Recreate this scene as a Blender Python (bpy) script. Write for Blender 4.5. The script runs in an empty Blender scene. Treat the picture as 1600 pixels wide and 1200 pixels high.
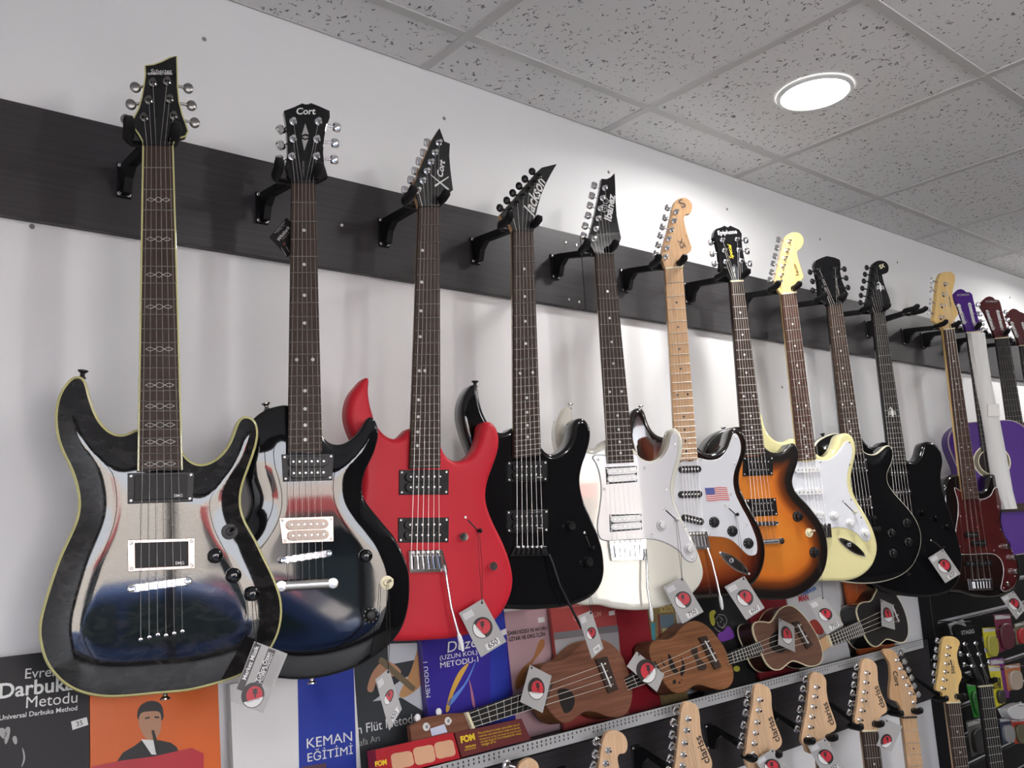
import bpy, math, random
import numpy as np
from mathutils import Matrix, Vector
from mathutils.geometry import delaunay_2d_cdt

random.seed(4)
scene = bpy.context.scene
COL = scene.collection
R = math.radians

# ------------------------------------------------------------------ camera
CAM = np.array([0.0, -1.571, 1.6])
YAW, PITCH, ROLL, FPX = R(40.76), R(9.44), R(-3.37), 1400.0
_f = np.array([math.sin(YAW)*math.cos(PITCH), math.cos(YAW)*math.cos(PITCH), math.sin(PITCH)])
_r0 = np.array([math.cos(YAW), -math.sin(YAW), 0.0]); _u0 = np.cross(_r0, _f)
_r = math.cos(ROLL)*_r0 + math.sin(ROLL)*_u0
_u = -math.sin(ROLL)*_r0 + math.cos(ROLL)*_u0
cam = bpy.data.cameras.new('camera'); cam.sensor_width = 36.0; cam.lens = 36.0*FPX/1600.0
cam.clip_start = 0.02
camo = bpy.data.objects.new('camera', cam); COL.objects.link(camo)
camo.matrix_world = Matrix(((_r[0], _u[0], -_f[0], CAM[0]), (_r[1], _u[1], -_f[1], CAM[1]),
                            (_r[2], _u[2], -_f[2], CAM[2]), (0, 0, 0, 1)))
scene.camera = camo

# ------------------------------------------------------------------ light
scene.view_settings.view_transform = 'Standard'
scene.view_settings.look = 'None'
scene.view_settings.gamma = 1.0
scene.view_settings.use_curve_mapping = False
scene.view_settings.exposure = -0.12
world = bpy.data.worlds.new('sky'); scene.world = world; world.use_nodes = True
wn = world.node_tree.nodes; wl = world.node_tree.links
bg = wn['Background']
bg.inputs['Color'].default_value = (0.90, 0.93, 1.0, 1); bg.inputs['Strength'].default_value = 14.0
sun = bpy.data.lights.new('sun', 'SUN'); sun.energy = 42.0; sun.angle = R(0.6); sun.color = (1.0, 0.94, 0.86)
suno = bpy.data.objects.new('sun', sun); COL.objects.link(suno)
suno.rotation_euler = (R(-48), 0, R(-14))          # from behind the guitar wall: lights the street, not the shop
CEIL = 2.676
ROOM = (-2.2, 8.4, -4.6, 0.0)                      # x0, x1, y0, y1
WIN = (-2.1, 1.45, 0.2, 2.40)                      # shop window in the street front
portal = bpy.data.lights.new('window_portal', 'AREA'); portal.shape = 'RECTANGLE'
portal.size = WIN[1]-WIN[0]; portal.size_y = WIN[3]-WIN[2]; portal.cycles.is_portal = True
po = bpy.data.objects.new('window_portal', portal); COL.objects.link(po)
po.location = ((WIN[0]+WIN[1])/2, ROOM[2]+0.02, (WIN[2]+WIN[3])/2); po.rotation_euler = (R(90), 0, 0)
LAMP_W = 10.5

# ------------------------------------------------------------------ materials
MATS = {}
def mat(name, col, rough=0.5, metal=0.0, coat=0.0, spec=0.5, var=0.0, vscale=40.0, bump=0.0, emit=0.0, trans=0.0, ior=1.5):
    if name in MATS: return MATS[name]
    m = bpy.data.materials.new(name); m.use_nodes = True; MATS[name] = m
    nt = m.node_tree; b = nt.nodes['Principled BSDF']
    b.inputs['Base Color'].default_value = (*col, 1); b.inputs['Roughness'].default_value = rough
    b.inputs['Metallic'].default_value = metal; b.inputs['Coat Weight'].default_value = coat
    b.inputs['Coat Roughness'].default_value = 0.02; b.inputs['Specular IOR Level'].default_value = spec
    b.inputs['IOR'].default_value = ior
    if trans: b.inputs['Transmission Weight'].default_value = trans
    if emit:
        b.inputs['Emission Color'].default_value = (*col, 1); b.inputs['Emission Strength'].default_value = emit
    if var or bump:
        tc = nt.nodes.new('ShaderNodeTexCoord'); nz = nt.nodes.new('ShaderNodeTexNoise')
        nz.inputs['Scale'].default_value = vscale; nz.inputs['Detail'].default_value = 4
        nt.links.new(tc.outputs['Object'], nz.inputs['Vector'])
        if var:
            mx = nt.nodes.new('ShaderNodeMix'); mx.data_type = 'RGBA'
            mx.inputs[6].default_value = (*[max(0, c*(1-var)) for c in col], 1)
            mx.inputs[7].default_value = (*[min(1, c*(1+var)) for c in col], 1)
            nt.links.new(nz.outputs['Fac'], mx.inputs[0]); nt.links.new(mx.outputs[2], b.inputs['Base Color'])
        if bump:
            bp = nt.nodes.new('ShaderNodeBump'); bp.inputs['Strength'].default_value = bump; bp.inputs['Distance'].default_value = 0.001
            nt.links.new(nz.outputs['Fac'], bp.inputs['Height']); nt.links.new(bp.outputs['Normal'], b.inputs['Normal'])
    return m
def s2l(r, g, b):
    return tuple(((c/255)/12.92 if c/255 <= 0.04045 else ((c/255+0.055)/1.055)**2.4) for c in (r, g, b))

def wood(name, c1, c2, rough=0.5, coat=0.0, scale=(2, 2, 60), axis=(0, 0, 0), dist=3.0):
    if name in MATS: return MATS[name]
    m = mat(name, c1, rough, coat=coat, spec=0.2); nt = m.node_tree; b = nt.nodes['Principled BSDF']
    tc = nt.nodes.new('ShaderNodeTexCoord'); mp = nt.nodes.new('ShaderNodeMapping'); nz = nt.nodes.new('ShaderNodeTexNoise')
    mp.inputs['Scale'].default_value = scale; mp.inputs['Rotation'].default_value = axis
    nz.inputs['Scale'].default_value = 1.0; nz.inputs['Detail'].default_value = 5; nz.inputs['Distortion'].default_value = dist*0.2
    cr = nt.nodes.new('ShaderNodeValToRGB'); cr.color_ramp.elements[0].color = (*c1, 1); cr.color_ramp.elements[1].color = (*c2, 1)
    cr.color_ramp.elements[0].position = 0.3; cr.color_ramp.elements[1].position = 0.7
    nt.links.new(tc.outputs['Object'], mp.inputs['Vector']); nt.links.new(mp.outputs['Vector'], nz.inputs['Vector'])
    nt.links.new(nz.outputs['Fac'], cr.inputs['Fac']); nt.links.new(cr.outputs['Color'], b.inputs['Base Color'])
    return m

def burst(name, stops, rough=0.08, coat=1.0):
    """paint sprayed from the body's rim inwards: driven by each vertex's distance to the rim (metres)"""
    m = mat(name, stops[0][1], rough, coat=coat); nt = m.node_tree; b = nt.nodes['Principled BSDF']
    at = nt.nodes.new('ShaderNodeAttribute'); at.attribute_name = 'rim'
    mu = nt.nodes.new('ShaderNodeMath'); mu.operation = 'MULTIPLY'; mu.inputs[1].default_value = 8.0
    cr = nt.nodes.new('ShaderNodeValToRGB')
    while len(cr.color_ramp.elements) < len(stops): cr.color_ramp.elements.new(0.5)
    for e, (p, c) in zip(cr.color_ramp.elements, stops): e.position = p*8; e.color = (*c, 1)
    nt.links.new(at.outputs['Fac'], mu.inputs[0]); nt.links.new(mu.outputs[0], cr.inputs['Fac']); nt.links.new(cr.outputs['Color'], b.inputs['Base Color'])
    return m

BLACKGLOSS = mat('black gloss lacquer', (0.005, 0.005, 0.006), 0.04)
BLACKSAT = mat('black satin plastic', (0.008, 0.008, 0.009), 0.35, var=0.2, spec=0.25)
BLACKMETAL = mat('black powder coat', (0.007, 0.007, 0.008), 0.42, spec=0.3, bump=0.15, vscale=900)
RUBBER = mat('black rubber', (0.006, 0.006, 0.007), 0.6, spec=0.25)
CHROME = mat('chrome', (0.82, 0.82, 0.84), 0.10, metal=1.0)
STEEL = mat('nickel steel', (0.70, 0.69, 0.67), 0.26, metal=1.0)
STRINGM = mat('string steel', (0.62, 0.60, 0.56), 0.35, metal=1.0)
DARKCHROME = mat('smoked chrome', (0.20, 0.19, 0.18), 0.14, metal=1.0)
WHITEPL = mat('white plastic', (0.80, 0.80, 0.79), 0.25, coat=0.3)
CREAMPL = mat('cream plastic', (0.75, 0.68, 0.45), 0.3)
BINDGREEN = mat('aged cream binding', (0.50, 0.47, 0.20), 0.3, coat=0.5)
ROSE = wood('rosewood', (0.026, 0.016, 0.012), (0.058, 0.036, 0.026), 0.5, scale=(500, 500, 14))
ROSER = wood('reddish rosewood', (0.038, 0.018, 0.013), (0.095, 0.048, 0.034), 0.5, scale=(500, 500, 14))
EBONY = wood('ebony', (0.010, 0.009, 0.009), (0.022, 0.020, 0.019), 0.45, scale=(500, 500, 14))
MAPLE = wood('lacquered maple', (0.50, 0.30, 0.155), (0.60, 0.38, 0.21), 0.25, coat=0.5, scale=(140, 140, 8))
MAPLEY = wood('yellow maple', (0.70, 0.46, 0.17), (0.78, 0.54, 0.22), 0.25, coat=0.5, scale=(140, 140, 8))
MAPLEP = wood('pale raw maple', (0.58, 0.37, 0.215), (0.68, 0.46, 0.28), 0.4, scale=(160, 160, 8))
PEARL = mat('pearl inlay', (0.62, 0.62, 0.60), 0.2, var=0.15, vscale=400)
INK_W = mat('white ink', (0.72, 0.72, 0.70), 0.4)
INK_G = mat('grey ink', (0.32, 0.32, 0.31), 0.4)
INK_K = mat('black ink', (0.012, 0.011, 0.010), 0.5)
INK_R = mat('red ink', (0.50, 0.03, 0.045), 0.45)
INK_Y = mat('yellow ink', (0.75, 0.60, 0.02), 0.45)

# ------------------------------------------------------------------ mesh helpers
def link(o, parent=None):
    COL.objects.link(o)
    if parent is not None: o.parent = parent
    return o
def mesh(name, v, f, m, parent=None, smooth=None, mats=None, fm=None, rim=None):
    me = bpy.data.meshes.new(name)
    me.from_pydata([tuple(map(float, p)) for p in v], [], f); 
    for mm in (mats or [m]): me.materials.append(mm)
    if fm: me.polygons.foreach_set('material_index', fm)
    if rim is not None:
        a = me.attributes.new('rim', 'FLOAT', 'POINT'); a.data.foreach_set('value', np.array(rim, np.float32))
    me.validate(); me.update()
    if smooth:
        me.shade_smooth(); me.set_sharp_from_angle(angle=smooth)
    return link(bpy.data.objects.new(name, me), parent)
def tag(o, label, cat, group=None):
    o['label'] = label; o['category'] = cat
    if group: o['group'] = group
    return o
def struct(o):
    o['kind'] = 'structure'; return o
def join(parts):
    V, F = [], []
    for v, f in parts:
        n = len(V); V += list(v); F += [tuple(i+n for i in q) for q in f]
    return V, F
def box(x0, x1, y0, y1, z0, z1):
    v = [(x0,y0,z0),(x1,y0,z0),(x1,y1,z0),(x0,y1,z0),(x0,y0,z1),(x1,y0,z1),(x1,y1,z1),(x0,y1,z1)]
    return v, [(3,2,1,0),(4,5,6,7),(0,1,5,4),(1,2,6,5),(2,3,7,6),(3,0,4,7)]
def cbox(x0, x1, y0, y1, z0, z1, c=0.002):
    """box with all edges chamfered"""
    V, idx = [], {}
    def p(*a):
        k = tuple(round(t, 6) for t in a)
        if k not in idx: idx[k] = len(V); V.append(k)
        return idx[k]
    X, Y, Z = (x0, x1), (y0, y1), (z0, z1); F = []
    s = lambda a, i: a[i] + (c if i == 0 else -c)
    for i in (0, 1):
        F.append([p(X[i], s(Y, a), s(Z, b)) for a, b in ((0,0),(1,0),(1,1),(0,1))][::(1 if i else -1)])
        F.append([p(s(X, a), Y[i], s(Z, b)) for a, b in ((0,0),(1,0),(1,1),(0,1))][::(-1 if i else 1)])
        F.append([p(s(X, a), s(Y, b), Z[i]) for a, b in ((0,0),(1,0),(1,1),(0,1))][::(1 if i else -1)])
    for i in (0, 1):
        for j in (0, 1):
            F.append([p(X[i], s(Y, j), s(Z, 0)), p(s(X, i), Y[j], s(Z, 0)), p(s(X, i), Y[j], s(Z, 1)), p(X[i], s(Y, j), s(Z, 1))])
            F.append([p(X[i], s(Y, 0), s(Z, j)), p(s(X, i), s(Y, 0), Z[j]), p(s(X, i), s(Y, 1), Z[j]), p(X[i], s(Y, 1), s(Z, j))])
            F.append([p(s(X, 0), Y[i], s(Z, j)), p(s(X, 0), s(Y, i), Z[j]), p(s(X, 1), s(Y, i), Z[j]), p(s(X, 1), Y[i], s(Z, j))])
            for k in (0, 1):
                F.append([p(X[i], s(Y, j), s(Z, k)), p(s(X, i), Y[j], s(Z, k)), p(s(X, i), s(Y, j), Z[k])])
    return V, [tuple(f) for f in F]
def tube(path, rad, n=6, cap=True):
    P = [np.array(p, float) for p in path]; V, F = [], []
    rads = rad if hasattr(rad, '__len__') else [rad]*len(P)
    prev = None
    for i, p in enumerate(P):
        d = P[min(i+1, len(P)-1)] - P[max(i-1, 0)]; d /= (np.linalg.norm(d) + 1e-12)
        if prev is None:
            a = np.array([0, 1.0, 0]) if abs(d[1]) < 0.9 else np.array([1.0, 0, 0])
            e = np.cross(d, a)
        else: e = prev - d*(prev@d)
        e /= (np.linalg.norm(e) + 1e-12); prev = e; g = np.cross(d, e)
        for k in range(n):
            t = 2*math.pi*k/n; V.append(tuple(p + rads[i]*(math.cos(t)*e + math.sin(t)*g)))
    for i in range(len(P)-1):
        for k in range(n):
            a, b = i*n+k, i*n+(k+1) % n; F.append((a, b, b+n, a+n))
    if cap:
        F.append(tuple(range(n))[::-1]); F.append(tuple(range((len(P)-1)*n, len(P)*n)))
    return V, F
def lathe(prof, n=20, c=(0, 0, 0)):
    """profile (radius, height) turned about the -y axis: height grows towards the viewer"""
    V, F = [], []
    for r, h in prof:
        for k in range(n):
            t = 2*math.pi*k/n; V.append((c[0]+r*math.cos(t), c[1]-h, c[2]+r*math.sin(t)))
    m = len(prof)
    for i in range(m-1):
        for k in range(n):
            a, b = i*n+k, i*n+(k+1) % n; F.append((a, b, b+n, a+n))
    F.append(tuple(range((m-1)*n, m*n)))
    return V, F
def ell(c, rx, ry, rz, nu=12, nv=8):
    V, F = [], []
    for i in range(nv+1):
        ph = math.pi*i/nv
        for k in range(nu):
            t = 2*math.pi*k/nu
            V.append((c[0]+rx*math.sin(ph)*math.cos(t), c[1]+ry*math.sin(ph)*math.sin(t), c[2]+rz*math.cos(ph)))
    for i in range(nv):
        for k in range(nu):
            a, b = i*nu+k, i*nu+(k+1) % nu; F.append((a, a+nu, b+nu, b))
    return V, F
def smooth_closed(P, step=0.004, it=3):
    P = np.array(P, float); n = len(P); out = []
    for i in range(n):
        p0, p1, p2, p3 = P[i-1], P[i], P[(i+1) % n], P[(i+2) % n]
        m = max(2, int(np.linalg.norm(p2-p1)/step*1.5))
        # centripetal Catmull-Rom
        t0 = 0; t1 = t0+max(np.linalg.norm(p1-p0), 1e-6)**.5; t2 = t1+max(np.linalg.norm(p2-p1), 1e-6)**.5; t3 = t2+max(np.linalg.norm(p3-p2), 1e-6)**.5
        for j in range(m):
            t = t1+(t2-t1)*j/m
            a1 = (t1-t)/(t1-t0)*p0+(t-t0)/(t1-t0)*p1; a2 = (t2-t)/(t2-t1)*p1+(t-t1)/(t2-t1)*p2; a3 = (t3-t)/(t3-t2)*p2+(t-t2)/(t3-t2)*p3
            b1 = (t2-t)/(t2-t0)*a1+(t-t0)/(t2-t0)*a2; b2 = (t3-t)/(t3-t1)*a2+(t-t1)/(t3-t1)*a3
            out.append((t2-t)/(t2-t1)*b1+(t-t1)/(t2-t1)*b2)
    Q = np.array(out)
    def resample(Q):
        d = np.linalg.norm(np.roll(Q, -1, 0)-Q, axis=1); L = np.concatenate([[0], np.cumsum(d)])
        k = max(12, int(L[-1]/step)); s = np.linspace(0, L[-1], k, endpoint=False); QQ = np.vstack([Q, Q[:1]])
        return np.stack([np.interp(s, L, QQ[:, 0]), np.interp(s, L, QQ[:, 1])], 1)
    Q = resample(Q)
    for _ in range(it): Q = 0.5*Q+0.25*(np.roll(Q, 1, 0)+np.roll(Q, -1, 0))
    return ccw(Q)
def ccw(Q):
    Q = np.array(Q, float); x, y = Q[:, 0], Q[:, 1]
    return Q if (x*np.roll(y, -1)-y*np.roll(x, -1)).sum() > 0 else Q[::-1].copy()
def normals_in(Q):
    d = np.roll(Q, -1, 0)-np.roll(Q, 1, 0); d /= (np.linalg.norm(d, axis=1, keepdims=True)+1e-12)
    return np.stack([-d[:, 1], d[:, 0]], 1)
def dist_to(Q, P):
    A = Q; B = np.roll(Q, -1, 0); ab = B-A; L = (ab**2).sum(1)+1e-15; out = []
    for p in P:
        t = np.clip(((p-A)*ab).sum(1)/L, 0, 1); out.append(np.sqrt((((A+ab*t[:, None])-p)**2).sum(1).min()))
    return np.array(out)
def inside(Q, P):
    x, y = Q[:, 0], Q[:, 1]; x2, y2 = np.roll(x, -1), np.roll(y, -1); res = []
    for p in P:
        c = ((y > p[1]) != (y2 > p[1])) & (p[0] < (x2-x)*(p[1]-y)/(y2-y+1e-15)+x); res.append(c.sum() % 2 == 1)
    return np.array(res, bool)
def cdt(Q, extra):
    n = len(Q); pts = [Vector((float(p[0]), float(p[1]))) for p in Q]+[Vector((float(p[0]), float(p[1]))) for p in extra]
    r = delaunay_2d_cdt(pts, [(i, (i+1) % n) for i in range(n)], [], 1, 1e-7)
    return np.array([(v[0], v[1]) for v in r[0]]), [tuple(t) for t in r[2]], r[3]
def plate_vf(Q, y0, y1, ch=0.0006):
    """solid plate with outline Q (local x, z), front at y0, back at y1 (> y0), chamfered front rim"""
    Q = ccw(Q); n = len(Q); I = Q+normals_in(Q)*ch
    V = [(p[0], y0, p[1]) for p in I]+[(p[0], y0+ch, p[1]) for p in Q]+[(p[0], y1, p[1]) for p in Q]
    F = [tuple(range(n))]
    for i in range(n):
        j = (i+1) % n; F.append((i, i+n, j+n, j)); F.append((i+n, i+2*n, j+2*n, j+n))
    F.append(tuple(range(2*n, 3*n))[::-1])
    return V, F
def ellipse(c, a, b, rot=0, n=28):
    return [(c[0]+a*math.cos(t)*math.cos(rot)-b*math.sin(t)*math.sin(rot), c[1]+a*math.cos(t)*math.sin(rot)+b*math.sin(t)*math.cos(rot)) for t in (2*math.pi*k/n for k in range(n))]
def stadium(p, q, r, n=8):
    p, q = np.array(p, float), np.array(q, float); a = math.atan2(*(q-p)[::-1]); out = []
    for c, a0 in ((q, a-math.pi/2), (p, a+math.pi/2)):
        for k in range(n+1):
            t = a0+math.pi*k/n; out.append((c[0]+r*math.cos(t), c[1]+r*math.sin(t)))
    return out
def crop(ox, oy, s): return lambda *P: [(ox+x/s, oy+y/s) for x, y in P]

# ------------------------------------------------------------------ frames: a flat thing's own plane in the room
def ray(p): return (p[0]-800)/FPX*_r+(600-p[1])/FPX*_u+_f
def on_y(p, y):
    d = ray(p); return CAM+d*((y-CAM[1])/d[1])
class Frame:
    """origin, turn about the vertical (psi: right side comes forward), lean (top goes back)"""
    def __init__(s, P0, psi=0.0, lean=0.0):
        s.P0 = np.array(P0, float); a, l = R(psi), R(lean)
        s.ex = np.array([math.cos(a), -math.sin(a), 0]); ey = np.array([math.sin(a), math.cos(a), 0]); z = np.array([0, 0, 1.0])
        s.ez = math.cos(l)*z+math.sin(l)*ey; s.ey = math.cos(l)*ey-math.sin(l)*z
    def L(s, p, y=0.0):
        d = ray(p); P0 = s.P0+s.ey*y; t = ((P0-CAM)@s.ey)/(d@s.ey); w = CAM+d*t-P0
        return np.array([w@s.ex, w@s.ez])
    def LL(s, P, y=0.0): return [s.L(p, y) for p in P]
    def matrix(s):
        return Matrix(((s.ex[0], s.ey[0], s.ez[0], s.P0[0]), (s.ex[1], s.ey[1], s.ez[1], s.P0[1]), (s.ex[2], s.ey[2], s.ez[2], s.P0[2]), (0, 0, 0, 1)))
    def root(s, name):
        o = bpy.data.objects.new(name, None); o.empty_display_size = 0.05; COL.objects.link(o); o.matrix_world = s.matrix(); s.o = o
        return o
    # parts in the frame's local space, outlines given where they are seen
    def plate(s, name, P, y0, y1, m, parent=None, sm=False, ch=0.0006, it=2, step=0.003):
        Q = s.LL(P, y0); Q = smooth_closed(Q, step, it) if sm else Q
        v, f = plate_vf(np.array(Q), y0, y1, ch); return mesh(name, v, f, m, parent or s.o, smooth=0.6)
    def lplate(s, name, Q, y0, y1, m, parent=None, ch=0.0006):
        v, f = plate_vf(np.array(Q), y0, y1, ch); return mesh(name, v, f, m, parent or s.o, smooth=0.6)
    def turned(s, name, p, prof, y, m, parent=None, n=20):
        c = s.L(p, y); v, f = lathe(prof, n, (c[0], y, c[1])); return mesh(name, v, f, m, parent or s.o, smooth=0.7)
    def tube(s, name, P, rad, m, parent=None, n=6):
        Q = [s.L(p[:2], p[2]) for p in P]; v, f = tube([(q[0], p[2], q[1]) for p, q in zip(P, Q)], rad, n)
        return mesh(name, v, f, m, parent or s.o, smooth=1.0)
    def text(s, body, p0, p1, y, m, parent=None, name='lettering', shear=0.0, hs=1.0, bold=0.0, th=0.0003):
        a, b = s.L(p0, y), s.L(p1, y); return s.ltext(body, a, b, y, m, parent, name, shear, hs, bold, th)
    def ltext(s, body, a, b, y, m, parent=None, name='lettering', shear=0.0, hs=1.0, bold=0.0, th=0.0003):
        v, f = glyphs(body, shear, bold); v = np.array(v); x0, x1 = v[:, 0].min(), v[:, 0].max()
        a, b = np.array(a), np.array(b); L = np.linalg.norm(b-a); u = (b-a)/L; w = np.array([-u[1], u[0]]); k = L/(x1-x0)
        pts = [a+u*((q[0]-x0)*k)+w*(q[1]*k*hs) for q in v]
        return mesh(name, [(p[0], y-th, p[1]) for p in pts], f, m, parent or s.o)
_GL = {}
def glyphs(body, shear, bold):
    key = (body, shear, bold)
    if key not in _GL:
        cu = bpy.data.curves.new('glyphs', 'FONT'); cu.body = body; cu.shear = shear; cu.offset = bold; cu.resolution_u = 3
        cu.space_line = 0.9
        ob = bpy.data.objects.new('glyphs', cu); COL.objects.link(ob)
        dg = bpy.context.evaluated_depsgraph_get(); me = bpy.data.meshes.new_from_object(ob.evaluated_get(dg))
        _GL[key] = ([tuple(v.co) for v in me.vertices], [tuple(p.vertices) for p in me.polygons])
        bpy.data.objects.remove(ob); bpy.data.curves.remove(cu); bpy.data.meshes.remove(me)
    return _GL[key]

# ------------------------------------------------------------------ the room
X0, X1, Y0, Y1 = ROOM
WALLM = mat('white wall paint', (0.76, 0.76, 0.765), 0.75, var=0.02, vscale=3, bump=0.05)
FLOORM = mat('grey floor tile', (0.22, 0.21, 0.20), 0.35, var=0.2, vscale=2)
BOARDM = wood('dark wenge veneer', (0.033, 0.031, 0.034), (0.048, 0.045, 0.048), 0.40, scale=(3, 60, 190))
SLATM = mat('black slat panel', (0.008, 0.008, 0.009), 0.4, var=0.2, spec=0.2)

struct(mesh('floor', *box(X0, X1, Y0, Y1, -0.05, 0), FLOORM))
wb = struct(mesh('wall_back', *box(X0-0.1, X1+0.1, 0, 0.15, -0.05, CEIL+0.1), WALLM))
struct(mesh('wall_left', *box(X0-0.1, X0, Y0-0.2, 0, -0.05, CEIL+0.1), WALLM))
struct(mesh('wall_right', *box(X1, X1+0.1, Y0-0.2, 0, -0.05, CEIL+0.1), mat('dull grey wall', (0.25, 0.24, 0.23), 0.7)))
wx0, wx1, wz0, wz1 = WIN
struct(mesh('wall_front', *join([box(X0, wx0, Y0-0.2, Y0, -0.05, CEIL), box(wx1, X1, Y0-0.2, Y0, -0.05, CEIL),
       box(wx0, wx1, Y0-0.2, Y0, -0.05, wz0), box(wx0, wx1, Y0-0.2, Y0, wz1, CEIL)]), mat('dark brown panelling', (0.060, 0.048, 0.040), 0.5, var=0.2, vscale=3)))
w1 = struct(mesh('window_1', *join([box(wx0, wx1, Y0-0.12, Y0-0.06, wz0, wz0+0.06), box(wx0, wx1, Y0-0.12, Y0-0.06, wz1-0.06, wz1)]), BLACKMETAL))
for i in range(5):
    x = wx0+(wx1-wx0)*i/4
    mesh('mullion', *box(x-0.025, x+0.025, Y0-0.12, Y0-0.06, wz0, wz1), BLACKMETAL, w1)

# ceiling: mineral fibre tiles lying in a white steel grid
TILEM = mat('mineral fibre tile', (0.60, 0.59, 0.58), 0.85)
nt = TILEM.node_tree; b = nt.nodes['Principled BSDF']
oi = nt.nodes.new('ShaderNodeObjectInfo'); tc = nt.nodes.new('ShaderNodeTexCoord'); ad = nt.nodes.new('ShaderNodeVectorMath'); ad.operation = 'ADD'
ml = nt.nodes.new('ShaderNodeVectorMath'); ml.operation = 'SCALE'; ml.inputs[3].default_value = 7.3
nt.links.new(oi.outputs['Location'], ml.inputs[0]); nt.links.new(tc.outputs['Object'], ad.inputs[0]); nt.links.new(ml.outputs[0], ad.inputs[1])
vo = nt.nodes.new('ShaderNodeTexVoronoi'); vo.inputs['Scale'].default_value = 74; vo.inputs['Randomness'].default_value = 1.0
wp = nt.nodes.new('ShaderNodeTexNoise'); wp.inputs['Scale'].default_value = 70; wp.inputs['Detail'].default_value = 2
mw = nt.nodes.new('ShaderNodeVectorMath'); mw.operation = 'MULTIPLY_ADD'; mw.inputs[1].default_value = (0.035, 0.035, 0.0)
nt.links.new(ad.outputs[0], wp.inputs['Vector']); nt.links.new(wp.outputs['Color'], mw.inputs[0]); nt.links.new(ad.outputs[0], mw.inputs[2])
nt.links.new(mw.outputs[0], vo.inputs['Vector'])
cr = nt.nodes.new('ShaderNodeValToRGB'); cr.color_ramp.elements[0].position = 0.17; cr.color_ramp.elements[1].position = 0.25
cr.color_ramp.elements[0].color = (0.15, 0.145, 0.14, 1); cr.color_ramp.elements[1].color = (0.80, 0.79, 0.785, 1)
nt.links.new(vo.outputs['Distance'], cr.inputs['Fac']); nt.links.new(cr.outputs['Color'], b.inputs['Base Color'])
bp = nt.nodes.new('ShaderNodeBump'); bp.inputs['Strength'].default_value = 0.5; bp.inputs['Distance'].default_value = 0.002
nt.links.new(cr.outputs['Color'], bp.inputs['Height']); nt.links.new(bp.outputs['Normal'], b.inputs['Normal'])
GRIDM = mat('ceiling grid steel', (0.56, 0.55, 0.54), 0.5)
ceil = struct(mesh('ceiling', *box(X0-0.1, X1+0.1, Y0-0.2, 0.1, CEIL+0.03, CEIL+0.18), WALLM))
GY = [0.0]+[-0.168-0.6*i for i in range(8)]; GX0 = 1.139-0.6*6
tv, tf = cbox(-0.297, 0.297, -0.297, 0.297, 0.001, 0.015, 0.003); tcut = cbox(-0.297, 0.297, -0.080, 0.080, 0.001, 0.015, 0.003)
tile0 = None; tile1 = None
for i in range(18):
    x = GX0+0.3+0.6*i
    if x > X1+0.2: break
    for j in range(8):
        yb = (GY[j]+GY[j+1])/2
        if j == 0:
            if tile1 is None: t = tile1 = mesh('ceiling_tile', *tcut, TILEM, ceil)
            else: t = tile1.copy(); COL.objects.link(t); t.parent = ceil
        else:
            if tile0 is None: t = tile0 = mesh('ceiling_tile', tv, tf, TILEM, ceil)
            else: t = tile0.copy(); COL.objects.link(t); t.parent = ceil
        t.location = (x, yb, CEIL)
for j in range(1, 9):
    mesh('grid_runner', *cbox(X0, X1, GY[j]-0.012, GY[j]+0.012, CEIL-0.002, CEIL+0.004, 0.0008), GRIDM, ceil)
mesh('edge_angle', *cbox(X0, X1, -0.007, -0.0005, CEIL-0.001, CEIL+0.004, 0.0008), GRIDM, ceil)
cr0 = None
for i in range(19):
    x = GX0+0.6*i
    if cr0 is None: c = cr0 = mesh('grid_cross_tee', *cbox(-0.012, 0.012, GY[-1], -0.002, -0.0025, 0.0035, 0.0008), GRIDM, ceil)
    else: c = cr0.copy(); COL.objects.link(c); c.parent = ceil
    c.location = (x, 0, CEIL)

# round ceiling downlights
LAMPM = mat('lit diffuser', (1.0, 0.98, 0.95), 0.5, emit=14.0)
def downlight(x, y, label, watts=LAMP_W, dome=False):
    o = bpy.data.objects.new('ceiling_light', None); COL.objects.link(o); o.location = (x, y, CEIL)
    tag(o, label, 'ceiling light', 'round ceiling lights')
    n = 32; V = []; F = []
    for r, z in ((0.096, 0.0), (0.096, -0.004), (0.086, -0.008), (0.084, -0.004)):
        for k in range(n): V.append((r*math.cos(2*math.pi*k/n), r*math.sin(2*math.pi*k/n), z))
    for i in range(3):
        for k in range(n): a, b2 = i*n+k, i*n+(k+1) % n; F.append((a, b2, b2+n, a+n))
    mesh('trim_ring', V, F, WHITEPL, o, smooth=0.8)
    if dome:                                         # aisle lamps: frosted dome below the ceiling, lights sideways too
        V, F = ell((0, 0, -0.006), 0.082, 0.082, 0.055, 20, 10); mesh('diffuser', V, F, LAMPM, o, smooth=1.5)
        l = bpy.data.lights.new('lamp_light', 'POINT'); l.energy = watts; l.color = (1.0, 0.985, 0.965); l.shadow_soft_size = 0.05
        lo = bpy.data.objects.new('lamp_light', l); COL.objects.link(lo); lo.parent = o; lo.location = (0, 0, -0.115)
        return
    v = [(0.084*math.cos(2*math.pi*k/n), 0.084*math.sin(2*math.pi*k/n), -0.0045) for k in range(n)]
    mesh('diffuser', v, [tuple(range(n))[::-1]], LAMPM, o)
    l = bpy.data.lights.new('lamp_light', 'AREA'); l.shape = 'DISK'; l.size = 0.16; l.energy = watts; l.color = (1.0, 0.985, 0.965); l.spread = R(170)
    lo = bpy.data.objects.new('lamp_light', l); COL.objects.link(lo); lo.parent = o; lo.location = (0, 0, -0.012)
downlight(2.039, -0.468, 'lit round ceiling light shining in a tile above the guitar row')
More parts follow.
